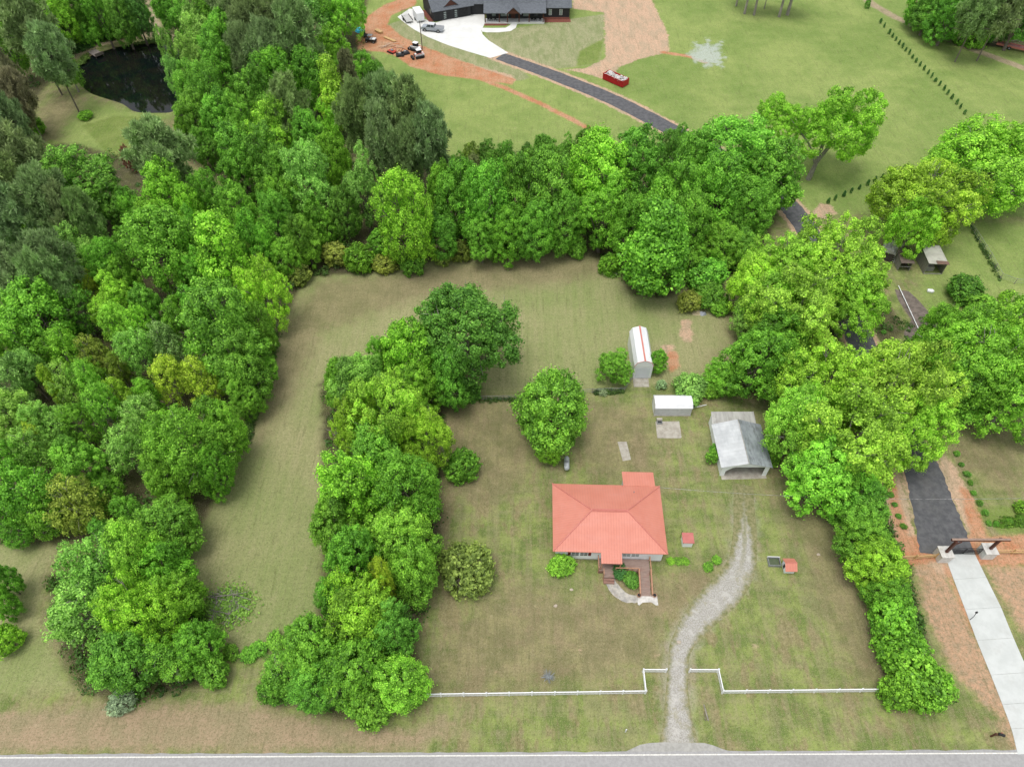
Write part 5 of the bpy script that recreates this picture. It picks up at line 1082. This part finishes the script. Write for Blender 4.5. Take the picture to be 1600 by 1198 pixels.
# garden bed and long white pipe
gb = GP([(1398,452),(1420,455),(1436,470),(1462,500),(1480,560),(1490,585),(1462,592),(1440,570),(1418,540),(1412,520),(1424,500),(1404,470)])
structure(MB().face(*[(x, y, .012) for x, y in (gb if sum(gb[i][0] * gb[(i + 1) % len(gb)][1] - gb[(i + 1) % len(gb)][0] * gb[i][1] for i in range(len(gb))) > 0 else gb[::-1])]).build('garden_soil', surf('garden_soil', (.20, .165, .14), (.12, .10, .085), 1.2, .95, .04)))
pa, pb_ = G(1403, 448), G(1440, 528); tag(MB().tube((pa.x, pa.y, .25), (pb_.x, pb_.y, .25), .07, .07, 8).build('white_pipe', M_wpaint), 'long white pipe lying along the dark garden bed', 'pipe')
tb = MB(); q = G(1448, 455); tb.lathe([(0, .3), (.7, .38), (1, .2)], (q.x, q.y, .2), (q.x + 1.0, q.y - .35, .25), 10); tag(tb.build('white_tub', M_wpaint), 'white tub lying beside the garden bed near the grey shed', 'tub')

# ================================================================== POND DOCK
q = G(143, 80); dk_ = empty('dock', (q.x, q.y, 0), R(-40), 'small weathered wooden fishing dock on the pond', 'dock')
mb = MB()
for i in range(13): mb.box(i * .32, i * .32 + .29, -1.1, 1.1, .1, .16)
mb.build('deck', surf('dock_boards', (.26, .23, .21), (.18, .155, .14), 2, .9), dk_)
for x, y in ((.4, -1), (.4, 1), (3.9, -1), (3.9, 1)): MB().tube((x, y, -1.3), (x, y, .55), .08, .08, 7).build('post', M_bark, dk_)
MB().box(4.05, 4.13, -1.1, 1.1, .161, .8).build('end_board', M_bark, dk_)

# ================================================================== FARMHOUSE
M_blk = ribbed('black_board_siding', (.022, .023, .026), (.030, .031, .034), 0, .4, .7)
M_shingle = surf('grey_shingles', (.15, .165, .185), (.105, .115, .13), 1.6, .9, .02, stretch=(1, 3))
M_brick = surf('red_brick', (.30, .115, .085), (.22, .09, .07), 3, .9)
M_mulch = surf('red_mulch', (.22, .075, .05), (.15, .055, .04), 2, .95)
fh = empty('farmhouse', (0, 0, 0), 0, 'black board farmhouse with grey shingle roof, dormers and long front porch', 'house')
# garage wing, turned towards the pad
GA = Matrix.Translation((-21.1, 198.6, 0)) @ Matrix.Rotation(R(22), 4, 'Z')
def bx(mb, *a): return mb.box(*a, M=GA)
w = MB(); bx(w, 0, 10.6, 0, 9.5, 0, 2.9); w.build('garage_wall', M_blk, fh)
g = MB()
def tri(mb, x, t, y0_, y1_, z0_, z1_):
    pts = [(x, y0_, z0_), (x, y1_, z0_), (x, (y0_ + y1_) / 2, z1_)]; i = len(mb.v)
    mb.v += [tuple(GA @ Vector(p)) for p in pts] + [tuple(GA @ Vector((p[0] + t, p[1], p[2]))) for p in pts]
    mb.f += [(i + 2, i + 1, i), (i + 3, i + 4, i + 5), (i, i + 1, i + 4, i + 3), (i + 1, i + 2, i + 5, i + 4), (i + 2, i, i + 3, i + 5)]
tri(g, .02, .1, 0, 9.5, 2.901, 6.2); g.build('garage_gable', M_blk, fh)
def sheetT(mb, pts, th): mb.sheet([tuple(GA @ Vector(p)) for p in pts], th)
r_ = MB(); sheetT(r_, [(-.5, -.5, 2.75), (11.5, -.5, 2.75), (11.5, 4.75, 6.5), (-.5, 4.75, 6.5)], .12); sheetT(r_, [(-.5, 4.76, 6.5), (11.5, 4.76, 6.5), (11.5, 10, 2.75), (-.5, 10, 2.75)], .12); gr = r_.build('garage_roof', M_shingle, fh)
dg = MB(); dg.v = [tuple(GA @ Vector(p)) for p in [(3.2, .3, 3.35), (7.0, .3, 3.35), (5.1, .3, 4.75), (5.1, 2.7, 4.85)]]; dg.f = [(0, 1, 2)]; dg.build('gable_front', M_brown, gr)
dg = MB(); dg.v = [tuple(GA @ Vector(p)) for p in [(2.9, .05, 3.25), (7.3, .05, 3.25), (5.1, .05, 4.95), (5.1, 3.3, 5.1)]]; dg.f = [(0, 2, 3), (1, 3, 2)]; dg.build('gable_roof', M_shingle, gr)
for x in (1.3, 4.4, 7.2):
    d_ = MB(); bx(d_, x, x + 2.5, -.05, -.004, .02, 2.35); do = d_.build('garage_door', M_blk if x < 7 else M_dark, fh)
    if x < 7:
        s_ = MB()
        for k in range(4): bx(s_, x + 1.55, x + 2.25, -.075, -.052, .4 + k * .48, .68 + k * .48)
        s_.build('door_window', M_curtain, do)
w = MB(); bx(w, -.04, -.003, 2.5, 3.2, 1.0, 2.2); w.build('window', M_curtain, fh)
bb = MB(); bx(bb, -1.3, -.05, .3, 8, 0, .08); bb.build('brick_bed', M_mulch, fh)
# link wall, main block, right wing
MB().box(-11.5, -7.0, 203.3, 206, 0, 3).build('link_wall', M_blk, fh)
MB().sheet([(-12, 202.9, 2.9), (-6.8, 202.9, 2.9), (-6.8, 207.5, 5.6), (-12, 207.5, 5.6)], .12).build('link_roof', M_shingle, fh)
MB().box(-7.0, 8.6, 199.9, 210, 0, 3.1).build('wall', M_blk, fh)
MB().box(8.6, 15.6, 200.5, 209, .45, 3.0).build('wing_wall', M_blk, fh)
MB().box(8.55, 15.65, 200.42, 209.05, 0, .448).build('brick_base', M_brick, fh)
MB().sheet([(-7.6, 197.0, 2.95), (9.1, 197.0, 2.95), (9.1, 200.2, 4.2), (-7.6, 200.2, 4.2)], .14).build('porch_roof', M_shingle, fh)
MB().sheet([(-7.6, 200.2, 4.205), (9.1, 200.2, 4.205), (9.1, 205, 8.2), (-7.6, 205, 8.2)], .14).sheet([(-7.6, 205.01, 8.2), (9.1, 205.01, 8.2), (9.1, 210.5, 3.1), (-7.6, 210.5, 3.1)], .14).build('roof', M_shingle, fh)
MB().sheet([(8.3, 200.0, 3.05), (16.1, 200.0, 3.05), (16.1, 204.8, 6.4), (8.3, 204.8, 6.4)], .14).sheet([(8.3, 204.81, 6.4), (16.1, 204.81, 6.4), (16.1, 209.5, 3.05), (8.3, 209.5, 3.05)], .14).build('wing_roof', M_shingle, fh)
gm = MB(); i = 0; gm.v = [(15.59, 200.5, 3.001), (15.59, 209, 3.001), (15.59, 204.75, 6.2)]; gm.f = [(0, 1, 2)]; gm.build('wing_gable', M_blk, fh)
for a_, b_ in ((-4.6, -1.0), (1.8, 5.4)):
    d_ = MB().box(a_, b_, 201.2, 204.8, 4.6, 7.1).build('dormer', M_blk, fh)
    MB().sheet([(a_ - .3, 200.9, 7.0), ((a_ + b_) / 2, 200.9, 7.9), ((a_ + b_) / 2, 205, 7.9), (a_ - .3, 205, 7.0)], .1).sheet([((a_ + b_) / 2 + .002, 200.9, 7.9), (b_ + .3, 200.9, 7.0), (b_ + .3, 205, 7.0), ((a_ + b_) / 2 + .002, 205, 7.9)], .1).build('dormer_roof', M_shingle, d_)
    MB().box(a_ + 1.0, b_ - 1.0, 201.12, 201.19, 5.3, 6.7).build('dormer_window', surf('olive_glass', (.16, .19, .12), (.08, .10, .06), 1.5, .1, spec=.6), d_)  # dormer panes in a mottled olive green base colour
# entry gable
g = MB(); g.v = [(-1.4, 196.7, 2.9), (2.1, 196.7, 2.9), (.35, 196.7, 4.45)]; g.f = [(0, 1, 2)]; g.build('entry_gable', M_brown, fh)
MB().sheet([(-1.8, 196.4, 2.75), (.35, 196.4, 4.65), (.35, 201, 4.75), (-1.8, 199.6, 3.3)], .1).sheet([(.352, 196.4, 4.65), (2.5, 196.4, 2.75), (2.5, 199.6, 3.3), (.352, 201, 4.75)], .1).build('entry_roof', M_shingle, fh)
MB().box(-7.4, 8.7, 197.3, 199.89, 0, .4).build('porch_floor', M_padc, fh)
for x in (-7.2, -3.4, -1.2, 1.9, 4.6, 8.4): MB().box(x - .13, x + .13, 197.4, 197.66, .401, 2.8).build('porch_post', M_brown, fh)
for a_, b_, mt in ((-5.4, -4.4, M_curtain), (-3.0, -.9, M_curtain), (3.0, 4.6, M_curtain), (6.0, 7.0, M_glass)):
    wf = MB().box(a_ - .08, b_ + .08, 199.83, 199.895, .9, 2.6).build('window', M_blk, fh); MB().box(a_, b_, 199.79, 199.829, .98, 2.5).build('glass', mt, wf)
MB().box(-.2, .9, 199.83, 199.895, .401, 2.6).build('front_door', M_brown, fh)
for x in (10.0, 12.9):
    wf = MB().box(x - .06, x + .76, 200.43, 200.495, 1.0, 2.5).build('window', M_wpaint, fh); MB().box(x, x + .7, 200.39, 200.429, 1.06, 2.44).build('glass', M_curtain, wf)
MB().slab([(8.7, 198.2), (15.9, 198.4), (15.9, 200.4), (8.7, 200.4)], 0, .06).build('mulch_bed', M_mulch, fh)
MB().slab([tuple(p) for p in GP([(757,40.5),(790,40.3),(795,38.3),(795,36.5),(757,36.5)])], 0, .07).build('mulch_bed', M_mulch, fh)
for i_, x in enumerate((-6.4, -5.6, -4.5, 5.4, 6.3, 7.6)):
    ch = empty('porch_chair', (x, 198.6, .4), 0, '%s dark porch chair from the left on the farmhouse porch' % ['first', 'second', 'third', 'fourth', 'fifth', 'sixth'][i_], 'chair', 'chairs on the farmhouse porch')
    MB().box(-.28, .28, -.28, .28, .38, .44).build('seat', M_black, ch); MB().box(-.28, .28, .24, .3, .441, 1.0).build('backrest', M_black, ch); MB().box(-.28, -.22, -.26, .24, 0, .379).box(.22, .28, -.26, .24, 0, .379).build('leg_frame', M_black, ch)

# ================================================================== VEHICLES AND MACHINES
def wheel(parent, x, y, r, w, z=None):
    t = MB().tube((x, y - w / 2, z or r), (x, y + w / 2, z or r), r, r, 14).build('wheel', M_tyre, parent)
    MB().tube((x, y - w / 2 - .012, z or r), (x, y + w / 2 + .012, z or r), r * .55, r * .55, 10).build('rim', M_grey, t); return t
tk = empty('pickup_truck', (-21.05, 193.2, 0), R(-13), 'silver grey crew cab pickup truck parked on the concrete pad', 'pickup truck')
M_silver = surf('silver_paint', (.36, .39, .43), (.32, .35, .39), 1, .3, spec=.6)
body = MB(); prof = [(-2.9, .5), (2.9, .5), (2.95, 1.05), (2.9, 1.25), (.75, 1.25), (.75, 1.26), (-1.55, 1.26), (-2.75, 1.18), (-2.95, .95)]
i = 0; n = len(prof); body.v = [(x, -.98, z) for x, z in prof] + [(x, .98, z) for x, z in prof]
body.f = [tuple(range(n)), tuple(n + k for k in reversed(range(n)))] + [((k + 1) % n, k, n + k, n + (k + 1) % n) for k in range(n)]
body.build('body', M_silver, tk, bevel=.06)
cab = MB(); lo_ = [(-1.55, -.95), (.75, -.95), (.75, .95), (-1.55, .95)]; hi_ = [(-1.0, -.78), (.6, -.78), (.6, .78), (-1.0, .78)]
cab.v = [(x, y, 1.262) for x, y in lo_] + [(x, y, 1.85) for x, y in hi_]; cab.f = [(3, 2, 1, 0), (0, 1, 5, 4), (1, 2, 6, 5), (2, 3, 7, 6), (3, 0, 4, 7), (4, 5, 6, 7)]
cab.build('cab_glass', M_glass, tk); MB().box(-1.02, .62, -.8, .8, 1.85, 1.92).build('cab_roof', surf('pale_silver', (.62, .64, .67), (.56, .58, .6), 1, .3), tk, bevel=.03)
pl = MB()
for x in (-.25, .66): pl.sheet([(x - .05, -.97, 1.27), (x + .05, -.97, 1.27), (x + .03, -.8, 1.87), (x - .07, -.8, 1.87)], .03)
pl.build('door_pillar', M_silver, tk)
MB().box(.85, 2.85, -.85, .85, 1.252, 1.29).build('bed_cover', M_grey, tk)
for x, y in ((-1.9, -.9), (-1.9, .9), (1.8, -.9), (1.8, .9)): wheel(tk, x, y, .45, .3)
for y in (-.75, .75): MB().box(-2.98, -2.93, y - .15, y + .15, .85, 1.0).build('headlight', M_wpaint, tk)
MB().box(-3.05, -2.96, -.95, .95, .5, .7).build('bumper', M_grey, tk)
et = empty('cargo_trailer', (-25.3, 200.0, 0), R(110), 'white enclosed cargo trailer parked beside the garage', 'trailer')
MB().box(-2.2, 2.2, -1.05, 1.05, .5, 2.6).build('box', M_wpaint, et, bevel=.12); wheel(et, 0, -1.12, .35, .2); wheel(et, 0, 1.12, .35, .2); MB().box(-3.1, -2.21, -.06, .06, .45, .55).build('tongue', M_black, et)
ft = empty('utility_trailer', (-28.4, 199.6, 0), R(112), 'grey flat utility trailer with raised ramp beside the cargo trailer', 'trailer')
MB().box(-2.2, 2.2, -.95, .95, .5, .58).build('bed', surf('trailer_boards', (.5, .5, .48), (.4, .4, .38), 2, .8), ft)
MB().box(-2.2, 2.2, -1.0, -.96, .4, .85).box(-2.2, 2.2, .96, 1.0, .4, .85).build('side_rail', M_black, ft)
rg = MB()
for k in range(8): rg.box(2.21, 2.25, -.95 + k * .27, -.92 + k * .27, .5, 1.9)
rg.box(2.21, 2.25, -.95, .98, 1.9, 1.95).build('ramp_gate', M_black, ft); wheel(ft, .3, -1.12, .33, .18); wheel(ft, .3, 1.12, .33, .18); MB().box(-3.1, -2.21, -.05, .05, .45, .53).build('tongue', M_black, ft)
lp = empty('light_pole', G(660, 78), 0, 'tall thin dark pole at the edge of the concrete pad', 'pole')
MB().tube((0, 0, 0), (0, 0, 7.2), .13, .09, 8).build('pole', M_bark, lp); MB().box(-.15, .15, -.1, .1, 6.6, 7.0).build('meter_box', M_grey, lp)
def skid(loc, rz, label, red):
    e_ = empty('skid_steer', loc, rz, label, 'skid steer')
    MB().box(-1.3, 1.0, -.55, .55, .35, 1.0).build('chassis', M_wpaint, e_, bevel=.05)
    for y in (-.78, .78): MB().lathe([(0, .0), (0, .38), (1, .38), (1, 0)], (-1.0, y - .2, .4), (-1.0, y + .2, .4), 10) and MB().box(-1.2, 1.2, y - .2, y + .2, .02, .7).build('track', M_tyre, e_, bevel=.2)
    MB().box(-.6, .6, -.5, .5, 1.001, 1.95).build('cab', M_dark, e_); MB().box(-.65, .65, -.55, .55, 1.951, 2.05).build('cab_roof', M_wpaint, e_, bevel=.03)
    for y in (-.68, .68): MB().tube((-1.2, y, 1.3), (1.1, y, 1.15), .08, .08, 5).tube((1.1, y, 1.15), (1.5, y, .35), .07, .07, 5).build('lift_arm', M_redtrim if red else M_wpaint, e_)
    MB().box(1.5, 2.0, -.85, .85, .05, .55).build('bucket', M_dark, e_)
skid(G(655, 90), R(205), 'white and red compact track loader nearest the pole', True)
skid(G(650, 79), R(150), 'white track loader with dark cab behind the red one', False)
def implement(name, loc, rz, label, mat, seed):
    e_ = empty(name, loc, rz, label, 'attachment'); rs = random.Random(seed)
    MB().box(-1.0, 1.0, -.7, .6, .15, .45).build('deck', mat, e_, bevel=.05); MB().tube((-.8, .6, .4), (0, 1.3, .8), .06).tube((.8, .6, .4), (0, 1.3, .8), .06).build('hitch', mat, e_)
    MB().tube((-1.0, -.8, .2), (1.0, -.8, .2), .16, .16, 8).build('roller', M_tyre, e_); MB().box(-.3, .3, -.3, .2, .451, .75).build('gearbox', M_grey, e_)
implement('mower_deck', G(633, 84), R(30), 'black and grey mower attachment between the red one and the loaders', M_black, 1)
implement('brush_cutter', G(613, 82), R(-40), 'small red attachment on the clay', surf('red_paint', (.45, .05, .03), (.38, .04, .03), 2, .5), 2)
implement('pallet_fork', G(625, 87), R(10), 'black fork attachment lying beside the mower attachment', M_dark, 3)
uv = empty('utility_vehicle', G(580, 66), R(-15), 'black and grey off road utility vehicle on the red clay', 'utility vehicle')
MB().box(-1.4, 1.4, -.65, .65, .4, .85).build('body', M_black, uv, bevel=.08); MB().box(-.1, 1.3, -.6, .6, .86, 1.05).build('hood', M_wpaint, uv, bevel=.05)
MB().box(-.7, .5, -.62, .62, 1.75, 1.82).build('roof', M_grey, uv); fr = MB()
for x, y in ((-.65, -.58), (-.65, .58), (.45, -.58), (.45, .58)): fr.tube((x, y, .85), (x, y, 1.75), .035, .035, 5)
fr.build('roll_cage', M_black, uv)
for x, y in ((-.95, -.7), (-.95, .7), (.95, -.7), (.95, .7)): wheel(uv, x, y, .33, .25)
tw = empty('tow_cart', G(571, 58), R(60), 'dark mesh cart behind the utility vehicle', 'cart'); MB().box(-.9, .9, -.6, .6, .4, .5).build('bed', M_dark, tw); MB().box(-.9, .9, .61, .66, .4, 1.2).build('side', M_dark, tw); wheel(tw, 0, -.7, .3, .15); wheel(tw, 0, .7, .3, .15)
q = G(563, 48); mb = MB(); rs = random.Random(4); n = 14
ro = [(math.cos(k * 6.283 / n) * 1.35 * rs.uniform(.85, 1.1), math.sin(k * 6.283 / n) * 1.7 * rs.uniform(.85, 1.1), .02) for k in range(n)]; ri = [(x * .8, y * .8, rs.uniform(.35, .5)) for x, y, z in ro]
mb.v = ro + ri + [(0, 0, .35)]
for k in range(n): mb.f += [(k, (k + 1) % n, n + (k + 1) % n, n + k), (n + k, n + (k + 1) % n, 2 * n)]
o = mb.build('blue_tarp', surf('cyan_tarp', (.03, .50, .72), (.02, .40, .62), 1.5, .4)); o.location = q; tag(o, 'bright blue tarp covering a heap on the red clay', 'tarp')
def lumber(loc, rz, L, W, Hn, label):
    e_ = empty('lumber_stack', loc, rz, label, 'lumber'); mb = MB()
    for j in range(Hn):
        for k in range(int(W / .25)): mb.box(-L / 2 + .03 * ((j + k) % 3), L / 2, -W / 2 + k * .25, -W / 2 + k * .25 + .23, .08 + j * .12, .08 + j * .12 + .11)
    mb.build('boards', M_orangewood, e_); MB().box(-L / 3, -L / 3 + .1, -W / 2, W / 2, 0, .079).box(L / 3, L / 3 + .1, -W / 2, W / 2, 0, .079).build('bearer', M_palebark, e_)
lumber(G(592, 51), R(-45), 2.4, 1.0, 4, 'square stack of yellow lumber near the blue tarp'); lumber(G(609, 62.5), R(-40), 4.2, .75, 2, 'long low stack of new boards on the clay')
ls = MB(); rs = random.Random(8); q = G(613, 73)
for i in range(12):
    a = R(20 + rs.uniform(-25, 25)); x, y = rs.uniform(-2.6, 2.6), rs.uniform(-1, 1); ls.box(-1.0, 1.0, -.08, .08, 0, .05, M=Matrix.Translation((q.x + x, q.y + y, .02 + i * .055)) @ Matrix.Rotation(a, 4, 'Z'))
tag(ls.build('scrap_boards', surf('pale_scrap', (.6, .48, .36), (.5, .38, .28), 2, .8)), 'scattered scrap boards below the lumber stacks', 'boards')
# dumpster
dp = empty('dumpster', (21.9, 166.9, 0), R(-44), 'red open top dumpster full of pale debris beside the asphalt drive', 'dumpster')
M_dred = surf('dumpster_red', (.50, .02, .03), (.42, .02, .025), 2, .5)
d_ = MB(); d_.box(0, 6.1, 0, .08, .15, 1.6).box(0, 6.1, 2.32, 2.4, .15, 1.6).box(0, .08, .081, 2.319, .15, 1.6).box(6.02, 6.1, .081, 2.319, .15, 1.6).box(.081, 6.019, .081, 2.319, .15, .25).build('container', M_dred, dp)
rb = MB()
for k in range(9): rb.box(.3 + k * .68, .42 + k * .68, -.08, -.002, .15, 1.55)
rb.box(-.03, 6.13, -.1, .0, 1.56, 1.66).build('rib', M_dred, dp)
db = MB(); rs = random.Random(3)
for k in range(70): x, y = rs.uniform(.3, 5.8), rs.uniform(.25, 2.1); db.box(-.35, .35, -.2, .2, -.06, .06, M=Matrix.Translation((x, y, 1.3 + rs.uniform(0, .35))) @ Matrix.Rotation(rs.uniform(0, 3), 4, 'Z') @ Matrix.Rotation(rs.uniform(-.4, .4), 4, 'X'))
db.box(.1, 6, .1, 2.3, .3, 1.25).build('debris', surf('pale_debris', (.62, .60, .57), (.42, .40, .38), 2.5, .8), dp)
for x in (.8, 5.2): MB().tube((x, .1, .1), (x, 2.3, .1), .1).build('roller', M_dark, dp)
# old red trailer, top right
tr2 = empty('farm_trailer', G(1582, 77), R(-32), 'long faded red farm trailer at the right edge beside the sand track', 'trailer')
MB().box(-4.0, 4.0, -.9, .9, .7, .85).build('bed', surf('faded_red', (.28, .09, .08), (.36, .19, .17), 1.2, .8), tr2); MB().box(-4.0, 4.0, -.95, -.9, .55, 1.0).box(-4.0, 4.0, .9, .95, .55, 1.0).build('side_rail', M_redtrim, tr2)
for x in (-1.6, -.8): wheel(tr2, x, -1.05, .38, .22); wheel(tr2, x, 1.05, .38, .22)
MB().box(-5.2, -4.01, -.06, .06, .6, .7).build('tongue', M_dark, tr2)
# bare pale stones scattered on the lawn
M_stone = surf('pale_stone', (.5, .42, .34), (.4, .34, .27), 3, .9)
rs = random.Random(21)
for k_, (x, y, lb) in enumerate([(893,921,'flat pale stone in the grass left of the curved walk'),(868,946,'pale stone on the front lawn, lowest left of the curved walk'),(1061,1002,'pale stone on the lawn right beside the gravel drive'),(1279,866,'short white pipe end on the right lawn')]):
    mb = MB(); q = G(x, y); n = 8; mb.v = [(q.x + math.cos(k * 6.283 / n) * .28 * rs.uniform(.7, 1.2), q.y + math.sin(k * 6.283 / n) * .2 * rs.uniform(.7, 1.2), 0) for k in range(n)]; mb.v += [(q.x + (a - q.x) * .7, q.y + (b_ - q.y) * .7, .08) for a, b_, _ in mb.v]
    mb.f = [tuple(n + k for k in range(n))] + [(k, (k + 1) % n, n + (k + 1) % n, n + k) for k in range(n)]; tag(mb.build('stone', M_stone), lb, 'stone')
